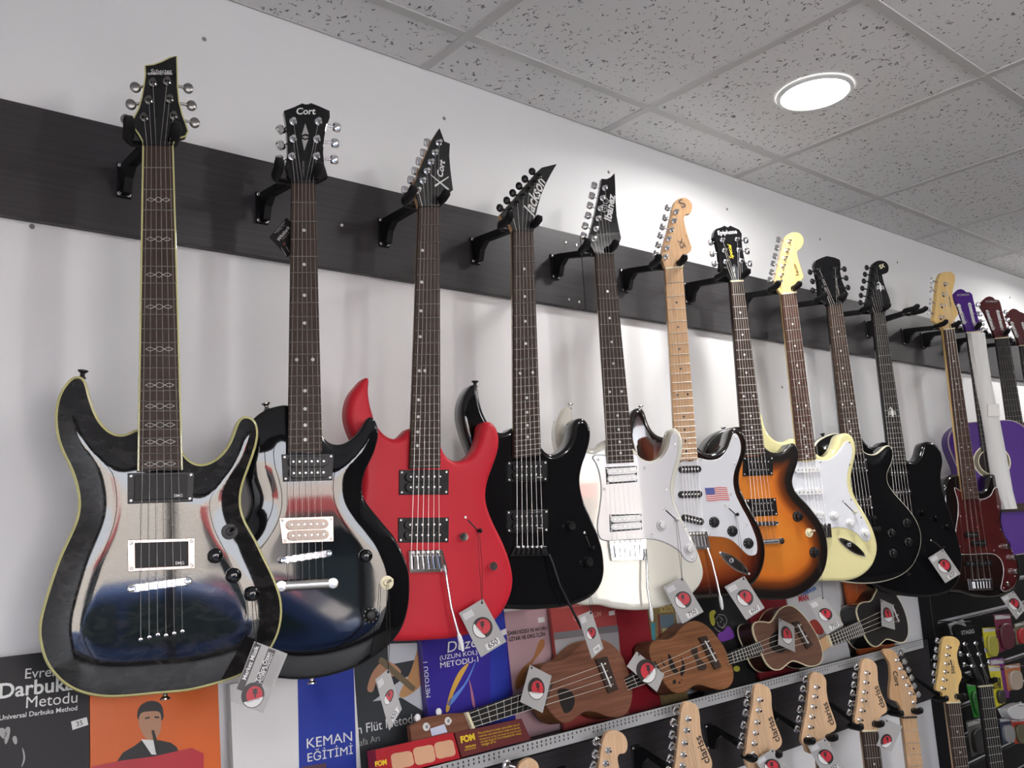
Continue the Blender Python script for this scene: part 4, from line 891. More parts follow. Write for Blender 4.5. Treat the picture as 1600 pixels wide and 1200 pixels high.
g.tom(C10((985, 995))[0], C10((1168, 988))[0]); g.tail(C10((1000, 1140))[0], C10((1200, 1126))[0])
g.strings(C10((990, 990))[0], C10((1140, 985))[0], O33, stop=(C10((1010, 1130))[0], C10((1165, 1122))[0]))
for p in C10((1328, 935), (1458, 1215)): g.knob(p, 0.0115, 0.015, BLACKSAT, 'hat', INK_G)
g.toggle(C11((520, 962))[0]); g.strap(C10((748, 245))[0], (-0.1, 1), CHROME)

# 8 cream guitar
g = G8 = Guitar('electric_guitar', 'pale yellow electric guitar with white pickguard and blonde headstock', 'guitar', ROW, C12((465, 684), (598, 670)), C11((440, 400), (578, 386)), 24)
CREAM = mat('cream yellow paint', (0.80, 0.74, 0.38), 0.10, coat=0.8)
g.body(C11((388, 222), (340, 250), (280, 250), (230, 220), (190, 170), (165, 100), (150, 35)) + px((1186, 645), (1179, 660), (1177, 685), (1184, 712), (1196, 735), (1203, 760), (1198, 790), (1187, 820), (1182, 855), (1190, 883), (1215, 901), (1260, 908))
     + C14((490, 160), (580, 161), (680, 158), (760, 145), (840, 110), (900, 60), (942, 0)) + C11((1052, 1110), (1053, 1060), (1035, 980), (1000, 890), (950, 800), (900, 720), (865, 640), (850, 570), (852, 500), (870, 420), (887, 330), (880, 260), (855, 205), (820, 182), (780, 185), (750, 210), (735, 260), (710, 310), (670, 355), (620, 370), (580, 345)), CREAM, r=0.010)
g.neck(ROSER, MAPLEY, 21, 'pearl', nutm=CREAMPL)
g.head(C12((465, 680), (432, 640), (410, 580), (420, 520), (445, 400), (475, 280), (490, 210), (510, 160), (550, 135), (600, 130), (645, 155), (663, 200), (655, 245), (630, 280), (605, 300), (610, 350), (630, 420), (655, 500), (662, 535), (640, 558), (602, 595), (596, 640), (598, 668)), MAPLEY, y0=0.005, sm=True)
g.tuners(C12((533, 210), (515, 290), (497, 358), (480, 430), (463, 512), (450, 575)), C12((443, 200), (430, 272), (412, 345), (395, 412), (380, 490), (365, 558)))
g.text('Squier', C12((622, 520))[0], C12((588, 405))[0], g.hy-.0002, INK_K, g.hd, shear=0.2, bold=0.01)
g.guard(C11((440, 405), (510, 408), (580, 392), (650, 396), (700, 380), (752, 325), (785, 280), (815, 245), (840, 250), (860, 300), (855, 380), (830, 460), (820, 540), (830, 630), (880, 730), (940, 830), (990, 930), (1006, 990), (985, 1030), (950, 1022), (900, 972), (830, 932), (760, 920), (690, 925), (620, 922)) + px((1250, 822), (1235, 790), (1230, 760), (1238, 730)), mat('bright white pickguard', (0.78, 0.79, 0.82), 0.15, coat=0.4))
g.gscrews(C11((607, 408), (836, 258), (836, 430), (785, 715), (848, 705), (928, 842), (983, 1010), (685, 905)))
for a, b2 in (((430, 472), (590, 467)), ((440, 648), (612, 640)), ((500, 812), (635, 828))): g.single(C11(a)[0], C11(b2)[0], 0.008, WHITEPL, INK_G)
for p in C11((715, 832), (838, 888), (955, 966)): g.knob(p, 0.0105, 0.014, WHITEPL, 'hat', INK_G)
g.switch(C11((800, 730))[0], C11((872, 800))[0], CREAMPL); g.yb = 0.010
g.trem(C11((500, 890), (690, 888), (702, 1000), (515, 1005))); g.strings(C11((535, 915))[0], C11((665, 905))[0], O6, yend=-0.004); g.jackplate(C11((742, 1000))[0], C11((965, 1148))[0])

# 9 black single cut with cream binding
g = G9 = Guitar('electric_guitar', 'black single-cutaway electric guitar with thin cream binding and black tuners', 'guitar', ROW, C12((880, 785), (1005, 766)), px((1318, 712), (1348, 710)), 25)
g.body(C11((760, 183), (700, 190), (640, 215), (595, 245), (570, 280)) + px((1266, 715), (1267, 740), (1274, 760), (1272, 785), (1262, 815), (1257, 850), (1263, 880), (1285, 900), (1315, 908))
     + C14((760, 177), (880, 183), (1000, 173), (1100, 150), (1200, 110), (1270, 58), (1316, 0)) + C11((1397, 1090), (1406, 1020), (1400, 950), (1365, 860), (1310, 780), (1240, 700), (1180, 630), (1145, 570), (1140, 500), (1165, 440), (1185, 370), (1182, 310), (1160, 278), (1130, 280), (1095, 310), (1050, 345), (1000, 348), (955, 325), (935, 288)), BLACKGLOSS, thick=0.046, r=0.003, bulge=0.006, bw=0.05, bind=mat('ivory binding', (0.66, 0.62, 0.48), 0.3))
g.neck(ROSE, BLACKGLOSS, 22, 'pearl')
g.head(C12((760, 410), (775, 380), (830, 355), (870, 342), (940, 355), (985, 375), (993, 410), (990, 480), (1005, 560), (1040, 640), (1063, 680), (1040, 735), (1005, 768), (880, 786), (862, 758), (805, 722), (800, 640), (790, 560), (770, 480), (757, 430)), BLACKGLOSS)
g.tuners(C12((800, 460), (825, 545), (845, 620), (945, 452), (955, 535), (968, 622)), C12((725, 485), (748, 568), (750, 648), (1018, 460), (1033, 540), (1050, 625)), 'black')
g.hum(C11((800, 390), (975, 380), (985, 485), (815, 495))); g.hum(C11((835, 675), (1010, 670), (1025, 775), (850, 785)))
g.tom(C11((870, 850))[0], C11((1035, 842))[0], BLACKSAT); g.tail(C11((880, 945))[0], C11((1062, 935))[0], BLACKSAT)
g.strings(C11((885, 850))[0], C11((1020, 842))[0], O33, stop=(C11((895, 940))[0], C11((1045, 932))[0]))
for p in C11((1278, 886), (1292, 1036), (1160, 966), (1172, 1124)): g.knob(p, 0.011, 0.014, BLACKSAT, 'hat', INK_G)
g.strap(C11((625, 195))[0], (-0.2, 1), BLACKSAT); g.strap(px((1418, 897))[0], (0.2, -1), BLACKSAT)

# 10 black guitar with scorpion inlay
g = G10 = Guitar('electric_guitar', 'black electric guitar with a white scorpion inlay on neck and headstock', 'guitar', ROW, px((1364, 491), (1383, 489)), px((1391, 726), (1417, 725)), 24)
g.body(px((1381, 690), (1374, 696), (1364, 699), (1355, 695), (1347, 684), (1342, 668), (1340, 655), (1334, 652), (1329, 662), (1331, 690), (1342, 715), (1352, 738), (1356, 760), (1352, 785), (1343, 815), (1338, 850), (1342, 885), (1357, 910), (1390, 926), (1430, 933), (1465, 931), (1488, 921), (1500, 900), (1503, 872), (1496, 838), (1484, 800), (1474, 770), (1470, 745), (1473, 722))
     + C7B((745, 750), (720, 680), (680, 630), (620, 600), (570, 605), (540, 630), (520, 700), (490, 780), (440, 810), (385, 798)), BLACKGLOSS, r=0.010)
g.neck(EBONY, BLACKGLOSS, 22, None)
g.head(C12((1258, 520), (1270, 445), (1280, 415), (1310, 390), (1350, 382), (1395, 395), (1420, 430), (1418, 480), (1390, 500), (1366, 497), (1375, 560), (1400, 640), (1430, 720), (1438, 765), (1405, 810), (1388, 850), (1280, 862), (1250, 830), (1222, 800), (1217, 780), (1235, 690), (1250, 600)), BLACKGLOSS, y0=0.005, sm=True)
g.tuners(C12((1310, 450), (1300, 510), (1290, 570), (1278, 640), (1270, 705), (1262, 765)), C12((1232, 448), (1216, 508), (1206, 568), (1192, 633), (1180, 697), (1176, 760)), 'black')
g.text('SX', C12((1345, 458))[0], C12((1390, 440))[0], g.hy-.0002, CREAMPL, g.hd, bold=0.03)
def scorpion(c, s, y, parent):
    ps = [tube([(c[0]-.9*s, y, c[1]+1.3*s), (c[0]-.3*s, y, c[1]+1.9*s), (c[0]+.2*s, y, c[1]+1.2*s), (c[0]+.1*s, y, c[1]+.4*s), (c[0]+.2*s, y, c[1]-.6*s), (c[0]+.1*s, y, c[1]-1.3*s)], [.1*s, .22*s, .25*s, .4*s, .38*s, .1*s], 6)]
    for sg in (-1, 1):
        for a in (0.55, 0.1, -0.35): ps.append(tube([(c[0]+.1*s, y, c[1]+a*s-.2*s), (c[0]+(.1+.9*sg)*s, y, c[1]+(a+.15)*s), (c[0]+(.1+1.5*sg)*s, y, c[1]+(a-.35)*s)], .12*s, 5))
    mesh('scorpion_inlay', *join(ps), INK_W, parent)
scorpion(g.L(C12((1352, 622))[0]), 0.010, g.hy, g.hd)
t = (g.frac(12)+g.frac(11))/2; scorpion((g.nl+g.nr)/2*(1-t)+(g.el+g.er)/2*t, 0.010, 0.0004, g.fb)
for a, b2 in (((1165, 495), (1285, 492)), ((1195, 648), (1310, 642))): g.single(C11(a)[0], C11(b2)[0], 0.0085, BLACKSAT)
for p in C8B((330, 225), (445, 272), (540, 345)): g.knob(p, 0.010, 0.014, BLACKGLOSS, 'barrel')
g.trem(px((1398, 812), (1428, 810), (1434, 832), (1404, 834)), BLACKSAT, saddle=DARKCHROME); g.strings(px((1402, 818))[0], px((1427, 816))[0], O6, yend=-0.004)
g.switch(C8B((425, 470))[0], C8B((500, 520))[0])

# 11 bass
BURSTB = burst('dark walnut burst', [(0.0, (0.006, 0.005, 0.005)), (0.03, (0.008, 0.005, 0.005)), (0.07, (0.02, 0.007, 0.006))])
TORT = mat('tortoiseshell pickguard', (0.075, 0.012, 0.012), 0.15, coat=0.6, var=0.5, vscale=60)
g = G11 = Guitar('bass_guitar', 'black bass guitar with dark red tortoiseshell pickguard and yellow maple headstock', 'bass guitar', None, C13((815, 750), (908, 740)), C8B((690, 115), (820, 105)), 14)
g.body(px((1497, 742), (1490, 741), (1481, 744), (1475, 758), (1476, 790), (1483, 825), (1484, 850), (1477, 875), (1473, 900), (1480, 922)) + C8B((650, 905), (740, 932), (840, 946), (960, 942), (1060, 912), (1130, 862), (1162, 780), (1160, 680), (1130, 570), (1080, 480), (1030, 400), (1005, 300), (1010, 200), (1028, 100)) + C7B((1390, 1100), (1370, 1010), (1330, 958), (1270, 935), (1235, 950), (1215, 1020), (1185, 1090), (1140, 1120)), BURSTB, r=0.010)
g.neck(ROSER, MAPLEY, 20, 'pearl', nutm=CREAMPL, depth=0.022)
g.head(C13((720, 670), (725, 600), (735, 500), (750, 350), (765, 260), (790, 220), (840, 207), (890, 215), (915, 250), (912, 310), (895, 380), (890, 420), (900, 480), (930, 550), (945, 600), (920, 640), (902, 680), (908, 738), (815, 750), (795, 725), (765, 700)), MAPLEY, y0=0.005, y1=0.02, sm=True)
g.tuners(C13((825, 322), (812, 420), (797, 525), (785, 635)), C13((695, 290), (690, 372), (685, 485), (672, 582)), 'chrome', 1, ps=1.4)
g.text('Squier', C13((880, 540))[0], C13((862, 430))[0], g.hy-.0002, INK_K, g.hd, shear=0.2, bold=0.01)
g.guard(C8B((690, 60), (660, 40), (630, 20), (610, 10), (622, 60), (640, 130), (640, 250), (620, 390), (622, 500), (660, 570), (720, 578), (900, 572), (960, 582), (1010, 630), (1030, 720), (1015, 830), (1007, 870), (1030, 892), (1080, 880), (1120, 845), (1146, 775), (1145, 690), (1110, 570), (1055, 465), (1005, 360), (990, 260), (1005, 180), (1012, 100), (1002, 30), (975, 10), (948, 20), (925, 70), (880, 102), (825, 110)), TORT, edge=WHITEPL)
g.gscrews(C8B((830, 122), (978, 172), (660, 255), (653, 512), (1000, 368), (945, 545), (1100, 555), (1122, 765), (1028, 866)))
g.single(C8B((720, 412))[0], C8B((800, 412))[0], 0.010, BLACKSAT); g.single(C8B((775, 484))[0], C8B((870, 482))[0], 0.010, BLACKSAT)
for p in C8B((1033, 510), (1095, 605), (1112, 722)): g.knob(p, 0.010, 0.016, CHROME, 'barrel')
g.turned('jack_socket', C8B((1058, 830))[0], [(0.008, 0), (0.008, 0.002), (0.005, 0.003), (0.003, 0.002)], g.yb, CHROME); g.yb = 0.010
g.single(C8B((720, 660))[0], C8B((915, 655))[0], 0.009, BLACKSAT)
g.trem(C8B((745, 790), (935, 785), (935, 880), (762, 885)))
g.strings(C8B((768, 800))[0], C8B((918, 796))[0], [3, 2, 1, 0], yend=-0.004, n=4, rad=0.0009)

for gg, nm, dz in ((G1, 'the nearest black quilted guitar', .018), (G2, 'the black guitar with the diamond headstock', .018), (G3, 'the red guitar', .016), (G4, 'the all-black guitar', .016), (G5, 'the white guitar', .014), (G6, 'the brown sunburst guitar with the flag', .014),
               (G7, 'the orange sunburst guitar', .016), (G8, 'the pale yellow guitar', .016), (G9, 'the black guitar with cream binding', .018), (G10, 'the black scorpion guitar', .016), (G11, 'the bass guitar', .014)):
    hanger(gg.P0, gg.psi, 'black wall hanger holding '+nm, dz=dz)
hx = on_y((1440, 490), -0.21); hanger(np.array([hx[0]-0.02, -0.20, 2.262]), 0, 'empty black wall hanger between the scorpion guitar and the bass', wide=0.03)

# ------------------------------------------------------------------ classical guitars at the far end
def proj(P):
    d = np.array(P, float)-CAM; k = d@_f; return (800+FPX*(d@_r)/k, 600-FPX*(d@_u)/k)
N15 = crop(1480, 430, 6.6667)
HALF = [(0.03, -.335), (.095, -.341), (.13, -.37), (.140, -.41), (.130, -.46), (.119, -.505), (.125, -.55), (.152, -.61), (.178, -.67), (.183, -.715), (.168, -.765), (.115, -.808), (.04, -.822)]
def classical(name, label, nut, psi, col, headP, headm, rows, y=-0.21, sleeve=False, side=None, txt=None):
    end_y = None
    g = Guitar(name, label, 'guitar', 'classical guitars at the far end', nut, nut, psi, y)
    c = (g.nl+g.nr)/2; w = 0.026; g.nl, g.nr = c+np.array([-w, 0]), c+np.array([w, 0]); g.el, g.er = c+np.array([-0.031, -.445]), c+np.array([0.031, -.445]); g.yb = 0.006
    P = [(x, z) for x, z in HALF]+[(-x, z) for x, z in HALF[::-1]]; g.Q = smooth_closed([c+np.array(p) for p in P], 0.008, 2)
    V, F, rim, ye = body_vf(g.Q, g.yb, 0.092, 0.003, grid=0.02); g.bd = mesh('body', V, F, col, g.o, smooth=0.9, rim=rim)
    N = normals_in(g.Q); n = len(g.Q)
    V = [(p[0], g.yb-0.0002, p[1]) for p in g.Q+N*0.003]+[(p[0], g.yb+0.002, p[1]) for p in g.Q-N*0.0006]+[(p[0], g.yb+0.006, p[1]) for p in g.Q-N*0.0006]
    mesh('body_binding', V, [(i+k*n, i+(k+1)*n, (i+1) % n+(k+1)*n, (i+1) % n+k*n) for k in range(2) for i in range(n)], CREAMPL, g.bd)
    sh_ = c+np.array([0, -.485])
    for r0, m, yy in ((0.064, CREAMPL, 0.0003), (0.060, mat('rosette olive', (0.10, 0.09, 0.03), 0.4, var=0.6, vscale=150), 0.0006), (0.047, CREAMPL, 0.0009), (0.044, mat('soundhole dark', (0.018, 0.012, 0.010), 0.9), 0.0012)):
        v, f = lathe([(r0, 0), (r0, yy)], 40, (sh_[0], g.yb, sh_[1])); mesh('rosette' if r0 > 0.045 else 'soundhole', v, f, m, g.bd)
    bq = c+np.array([0, -.655]); g.lplate('bridge', [bq+np.array(p) for p in ((-.09, -.014), (.09, -.014), (.09, .014), (-.09, .014))], g.yb-0.009, g.yb, ROSE)
    g.lplate('saddle', [bq+np.array(p) for p in ((-.04, .002), (.04, .002), (.04, .005), (-.04, .005))], g.yb-0.011, g.yb-0.008, CREAMPL)
    g.neck(EBONY, mat('reddish neck', (0.08, 0.02, 0.015), 0.4), 19, None, nutm=CREAMPL, depth=0.022)
    g.head(headP, headm, y0=0.004, y1=0.022); pts = []
    SLOT = mat('white roller', (0.75, 0.75, 0.74), 0.3)
    for a, b2 in rows:
        p, q = g.L(a, g.hy), g.L(b2, g.hy); g.lplate('tuner_slot', stadium(p, q, 0.005, 4), g.hy-0.0004, g.hy+0.001, SLOT, g.hd, ch=0.0001)
        for t in (0.05, 0.5, 0.95):
            k = p+(q-p)*t; sg = -1 if len(pts) < 3 else 1; pts.append(k)
            v, f = tube([(k[0]-.007, g.hy-.001, k[1]), (k[0]+.007, g.hy-.001, k[1])], 0.003, 8); mesh('string_roller', v, f, STEEL, g.hd, smooth=1.0)
            o = link(bpy.data.objects.new('tuning_peg', BTNS[('chrome', 0)]), g.hd); o.location = (k[0]+sg*0.030, g.hy+0.012, k[1]); o.rotation_euler = (0, 0 if sg > 0 else math.pi, 0)
    g.posts = pts
    e0, e1 = bq+np.array([-.03, .003]), bq+np.array([.03, .003])
    for i in range(6):
        t = i/5; q = g.nl+(g.nr-g.nl)*(0.12+0.76*t); e = e0+(e1-e0)*t; p = pts[[2, 1, 0, 3, 4, 5][i]]
        mesh('string', *tube([(p[0], g.hy-0.004, p[1]), (q[0], -0.003, q[1]), (e[0], g.yb-0.012, e[1])], 0.0005, 4), STRINGM, g.o)
    if txt: g.text(txt[0], txt[1], txt[2], g.hy-0.0003, INK_G, g.hd, bold=0.02)
    return g
PURP = mat('purple lacquer', (0.062, 0.012, 0.20), 0.4, spec=0.2); DKRED = mat('dark red lacquer', (0.085, 0.010, 0.012), 0.35, spec=0.25)
K1 = classical('classical_guitar', 'purple classical guitar with a white paper sleeve on its neck', N15((205, 598), (345, 590)), 50, PURP,
    N15((205, 598), (190, 560), (140, 420), (100, 310), (70, 250), (55, 205), (85, 170), (110, 150), (140, 143), (170, 150), (200, 175), (240, 178), (262, 200), (275, 260), (300, 360), (330, 470), (350, 560), (345, 592)), PURP, (N15((118, 310), (180, 500)), N15((232, 298), (284, 515))), txt=('CORDOBA' if False else 'ROMAN', *N15((105, 218), (228, 212))))
K2 = classical('classical_guitar', 'dark red classical guitar beside the purple one, slotted headstock', N15((500, 655), (645, 655)), 50, DKRED,
    N15((500, 655), (480, 600), (440, 500), (395, 400), (350, 330), (335, 300), (370, 260), (405, 230), (440, 219), (475, 228), (500, 252), (540, 258), (556, 285), (575, 370), (605, 480), (635, 590), (645, 655)), DKRED, (N15((415, 375), (478, 560)), N15((525, 375), (572, 560))), txt=('VALENCIA' if False else 'ROMAN', *N15((400, 285), (520, 282))))
K3 = classical('classical_guitar', 'dark red classical guitar cut off by the right edge of the photo', N15((750, 730), (895, 730)), 50, DKRED,
    N15((750, 730), (730, 670), (690, 580), (640, 480), (610, 425), (640, 380), (665, 355), (692, 346), (725, 355), (755, 378), (800, 395), (815, 425), (835, 510), (865, 600), (890, 680), (895, 730)), DKRED, (N15((672, 495), (728, 640)), N15((785, 500), (835, 640))))
for kk, nm in ((K1, 'the purple classical guitar'), (K2, 'the dark red classical guitar'), (K3, 'the rightmost classical guitar')): hanger(kk.P0, kk.psi, 'black wall hanger holding '+nm, dz=0.016, wide=0.040)
sl = Frame(K1.P0+K1.ey*(-0.004), 50); o = sl.root('paper_sleeve'); tag(o, 'white crumpled paper sleeve wrapped around the purple guitar neck', 'paper sleeve')
PAPER = mat('white tissue paper', (0.72, 0.72, 0.70), 0.7, bump=0.6, vscale=60)
LP, RP = [(1511, 521), (1517, 560), (1523.5, 600), (1534, 655), (1547, 739), (1556, 770), (1565, 796)], [(1539, 520), (1544, 558), (1550, 600), (1561, 652), (1577, 735), (1583, 768), (1590, 795)]
V, F = [], []; kx = 7
for i, (a, b2) in enumerate(zip(LP, RP)):
    p, q = sl.L(a), sl.L(b2)
    for k in range(kx):
        t = k/(kx-1); c = p+(q-p)*t; V.append((c[0], -0.016*math.sin(math.pi*t)**0.5-0.003*math.sin(3*k+5*i), c[1]))
    for k in range(kx):
        t = 1-k/(kx-1); c = p+(q-p)*t; V.append((c[0], 0.028*math.sin(math.pi*t)**0.5, c[1]))
m2 = 2*kx
for i in range(len(LP)-1):
    for k in range(m2): a, b2 = i*m2+k, i*m2+(k+1) % m2; F.append((a, a+m2, b2+m2, b2))
mesh('sleeve', V, F, PAPER, o, smooth=0.9)
pq = sl.LL(crop(1360, 600, 6.6667)((1205, 225), (1320, 215), (1330, 340), (1205, 345))); sl.lplate('tape', pq, -0.021, -0.014, mat('clear tape', (0.66, 0.65, 0.62), 0.2))

# ------------------------------------------------------------------ ukuleles on the shelf
UKE = wood('mahogany', (0.115, 0.045, 0.025), (0.20, 0.085, 0.050), 0.5, scale=(6, 40, 120)); UKE2 = wood('light mahogany', (0.17, 0.068, 0.028), (0.27, 0.115, 0.050), 0.5, scale=(6, 40, 120)); UKE3 = wood('walnut face', (0.115, 0.058, 0.038), (0.17, 0.085, 0.056), 0.5, scale=(6, 40, 120))
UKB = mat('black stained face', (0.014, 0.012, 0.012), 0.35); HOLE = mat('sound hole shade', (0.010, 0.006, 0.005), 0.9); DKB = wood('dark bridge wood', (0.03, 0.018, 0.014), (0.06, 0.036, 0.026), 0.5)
def uke(label, base, outline, m, side, saddle, bridge, fb, nfr, hole=None, bind=None, psi=0, lean=10, th=0.052, nutq=None):
    f = Frame(on_y(base, -0.112), psi, lean); o = f.root('ukulele'); tag(o, label, 'ukulele', 'ukuleles on the shelf'); f.psi = psi; f.yb = 0.0
    Q = smooth_closed(f.LL(outline), 0.005, 3); n = len(Q); v, fc = plate_vf(Q, 0, th, 0.0015)
    f.bd = mesh('body', v, fc, m, o, smooth=0.7, mats=[m, side], fm=[0]+[x for i in range(n) for x in (0, 1)]+[1])
    if bind:
        N = normals_in(Q)
        for y_, nm in ((0.0, 'face_binding'), (th-0.004, 'back_binding')):
            V = [(p[0], y_-0.0004, p[1]) for p in Q+N*0.0022]+[(p[0], y_-0.0004, p[1]) for p in Q-N*0.0006]+[(p[0], y_+0.004, p[1]) for p in Q-N*0.0006]
            mesh(nm, V, [(i+k*n, i+(k+1)*n, (i+1) % n+(k+1)*n, (i+1) % n+k*n) for k in range(2) for i in range(n)], bind, f.bd)
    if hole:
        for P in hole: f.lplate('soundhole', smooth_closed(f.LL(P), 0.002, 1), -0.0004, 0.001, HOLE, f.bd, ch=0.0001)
    f.plate('bridge', bridge, -0.006, 0, DKB, f.bd, ch=0.0015)
    a, b2 = f.LL(saddle, -0.008); f.lplate('saddle', stadium(a, b2, 0.0016, 4), -0.009, -0.005, WHITEPL, f.bd)
    q = f.LL(fb, -0.004); fo = f.lplate('fretboard', q, -0.004, 0.012, EBONY, o)
    for k in range(1, nfr+1):
        t = (1-2**(-k/12))/(1-2**(-(nfr+.4)/12)); l, r = q[0]+(q[1]-q[0])*t, q[3]+(q[2]-q[3])*t; c = (l+r)/2; d = r-l
        s_ = link(bpy.data.objects.new('fret', FRET), fo); s_.location = (c[0], -0.004, c[1]); s_.scale = (np.linalg.norm(d), 1, 0.8); s_.rotation_euler = (0, -math.atan2(d[1], d[0]), 0)
    e = (q[1]+q[2])/2-(q[0]+q[3])/2; e = e/np.linalg.norm(e)
    if nutq is not None: f.lplate('nut', [q[0]-e*.005, q[0]+e*.001, q[3]+e*.001, q[3]-e*.005], -0.0065, 0.006, CREAMPL, o)
    for k in range(4):
        t = 0.1+0.8*k/3; s0 = q[0]+(q[3]-q[0])*t; s1 = a+(b2-a)*(0.06+0.88*k/3); s2 = s1+(s1-s0)/np.linalg.norm(s1-s0)*0.012
        mesh('string', *tube([(s0[0]-e[0]*.01, -0.005, s0[1]-e[1]*.01), (s0[0], -0.0075, s0[1]), (s1[0], -0.0095, s1[1]), (s2[0], -0.0058, s2[1])], 0.0006, 5), mat('nylon string', (0.62, 0.58, 0.50), 0.3), o)
        if k in (0, 2): v, fc = lathe([(0.0022, 0), (0.0022, 0.001), (0.001, 0.0018)], 10, (s2[0], -0.006, s2[1])); mesh('bridge_pin', v, fc, PEARL, o, smooth=1)
    f.q = q; return f
UA = uke('brown mahogany ukulele on the shelf below the red guitar, offset round hole', CU((540, 938))[0], CU((385, 640), (400, 600), (430, 580), (470, 575), (530, 565), (570, 530), (610, 490), (660, 455), (720, 440), (780, 455), (830, 490), (870, 540), (900, 610), (925, 690), (933, 770), (920, 840), (890, 890), (850, 905), (790, 900), (720, 875), (660, 868), (620, 890), (580, 925), (540, 938), (490, 915), (450, 870), (420, 820), (397, 750), (384, 690)), UKE, UKE2,
   CU((750, 588), (806, 722)), CU((718, 560), (785, 545), (852, 740), (795, 762)), px((730.5, 1112.5)) + CU((465, 700), (428, 822)) + px((741, 1138)), 12, hole=[CU((492, 745), (545, 736), (582, 765), (592, 815), (572, 862), (535, 878), (512, 835), (500, 790))], nutq=1)
hq = UA.LL(C6((935, 845), (1020, 802), (1130, 783), (1232, 778), (1268, 862), (1160, 890), (1050, 908), (945, 932)), 0.002); hd = UA.lplate('headstock', hq, 0.002, 0.014, UKE, UA.o)
for p in C6((1022, 852), (1135, 822)): v, fc = lathe([(0.0075, 0), (0.0075, 0.001), (0.003, 0.002), (0.0028, 0.010)], 16, (UA.L(p)[0], 0.002, UA.L(p)[1])); mesh('tuner', v, fc, PEARL, hd, smooth=0.6)
for p in C6((1085, 775), (975, 805)): c = UA.L(p, 0.008); mesh('tuning_peg', *ell((c[0], 0.008, c[1]), 0.007, 0.004, 0.0075), WHITEPL, hd, smooth=1.5)
stq = UA.LL(C6((1040, 862), (1115, 838), (1130, 880), (1050, 900)), 0.0015); UA.lplate('sticker', stq, 0.0012, 0.002, mat('pale blue sticker', (0.50, 0.53, 0.66), 0.5), hd, ch=0.0001)
UB = uke('light brown ukulele with carved animal-shaped cutouts and two small round holes', U1((300, 1215))[0], U1((75, 870), (90, 820), (150, 795), (220, 795), (275, 760), (310, 715), (370, 665), (430, 648), (490, 665), (550, 710), (600, 770), (650, 840), (690, 920), (725, 1010), (735, 1080), (720, 1140), (680, 1180), (620, 1190), (540, 1170), (470, 1150), (420, 1160), (380, 1190), (330, 1215), (270, 1212), (210, 1160), (165, 1090), (110, 1000), (80, 930)), UKE2, UKE,
   U1((512, 810), (595, 965)), U1((465, 780), (522, 765), (642, 1010), (590, 1030)), px((978, 1059)) + U1((118, 965), (175, 1055)) + px((985, 1078)), 5,
   hole=[U1((222, 905), (245, 935), (270, 1000), (300, 1050), (270, 1060), (232, 1010)), U1((318, 930), (345, 985), (350, 1030), (325, 1085), (310, 1040), (330, 1000)), ellipse(U1((268, 1127))[0], 2.8, 3.6), ellipse(U1((308, 1134))[0], 1.6, 2.0), ellipse(U1((326, 1112))[0], 1.0, 1.2), U1((165, 935), (180, 975), (200, 1000), (185, 1002))])
for P in (U1((395, 880), (445, 860), (455, 930), (520, 1000), (510, 1030), (450, 1030), (440, 970)),): UB.lplate('dark_inlay', smooth_closed(UB.LL(P), 0.002, 1), -0.0003, 0.001, DKB, UB.bd, ch=0.0001)
UC = uke('walnut ukulele with pale binding and round hole, between the other ukuleles', U1((1060, 1035))[0], U1((880, 690), (900, 660), (960, 655), (1020, 660), (1050, 620), (1080, 570), (1130, 535), (1180, 530), (1230, 560), (1290, 620), (1340, 690), (1390, 780), (1425, 880), (1420, 960), (1380, 1000), (1310, 1005), (1250, 980), (1190, 965), (1150, 990), (1100, 1030), (1050, 1035), (1000, 1000), (960, 930), (920, 830), (890, 760)), UKE3, mat('dark brown side', (0.03, 0.012, 0.009), 0.3, coat=0.5),
   U1((1237, 680), (1315, 825)), U1((1195, 662), (1240, 650), (1355, 835), (1310, 870)), U1((690, 905), (935, 810), (972, 890), (708, 992)), 12, hole=[ellipse(U1((1085, 815))[0], 15, 17)], bind=CREAMPL)
UD = uke('black ukulele with cream binding at the right end of the shelf', C14((960, 748))[0], C14((790, 430), (800, 385), (820, 360), (860, 345), (905, 342), (932, 318), (955, 270), (990, 225), (1040, 210), (1090, 225), (1140, 280), (1190, 360), (1230, 460), (1250, 560), (1250, 640), (1220, 700), (1170, 710), (1110, 690), (1060, 680), (1030, 700), (1000, 730), (960, 748), (920, 730), (880, 680), (850, 610), (815, 520)), UKB, mat('black side', (0.012, 0.010, 0.010), 0.25, coat=0.5),
   C14((1110, 370), (1170, 520)), C14((1085, 375), (1125, 360), (1195, 520), (1150, 540)), C14((540, 640), (820, 515), (870, 640), (575, 740)), 14, hole=[ellipse(C14((970, 520))[0], 11, 15)], bind=CREAMPL, nutq=1, th=0.062)
v = [UD.L(p) for p in C14((455, 690), (525, 650), (565, 745), (480, 800))]; UD.lplate('headstock', v, 0.002, 0.014, MAPLE, UD.o)

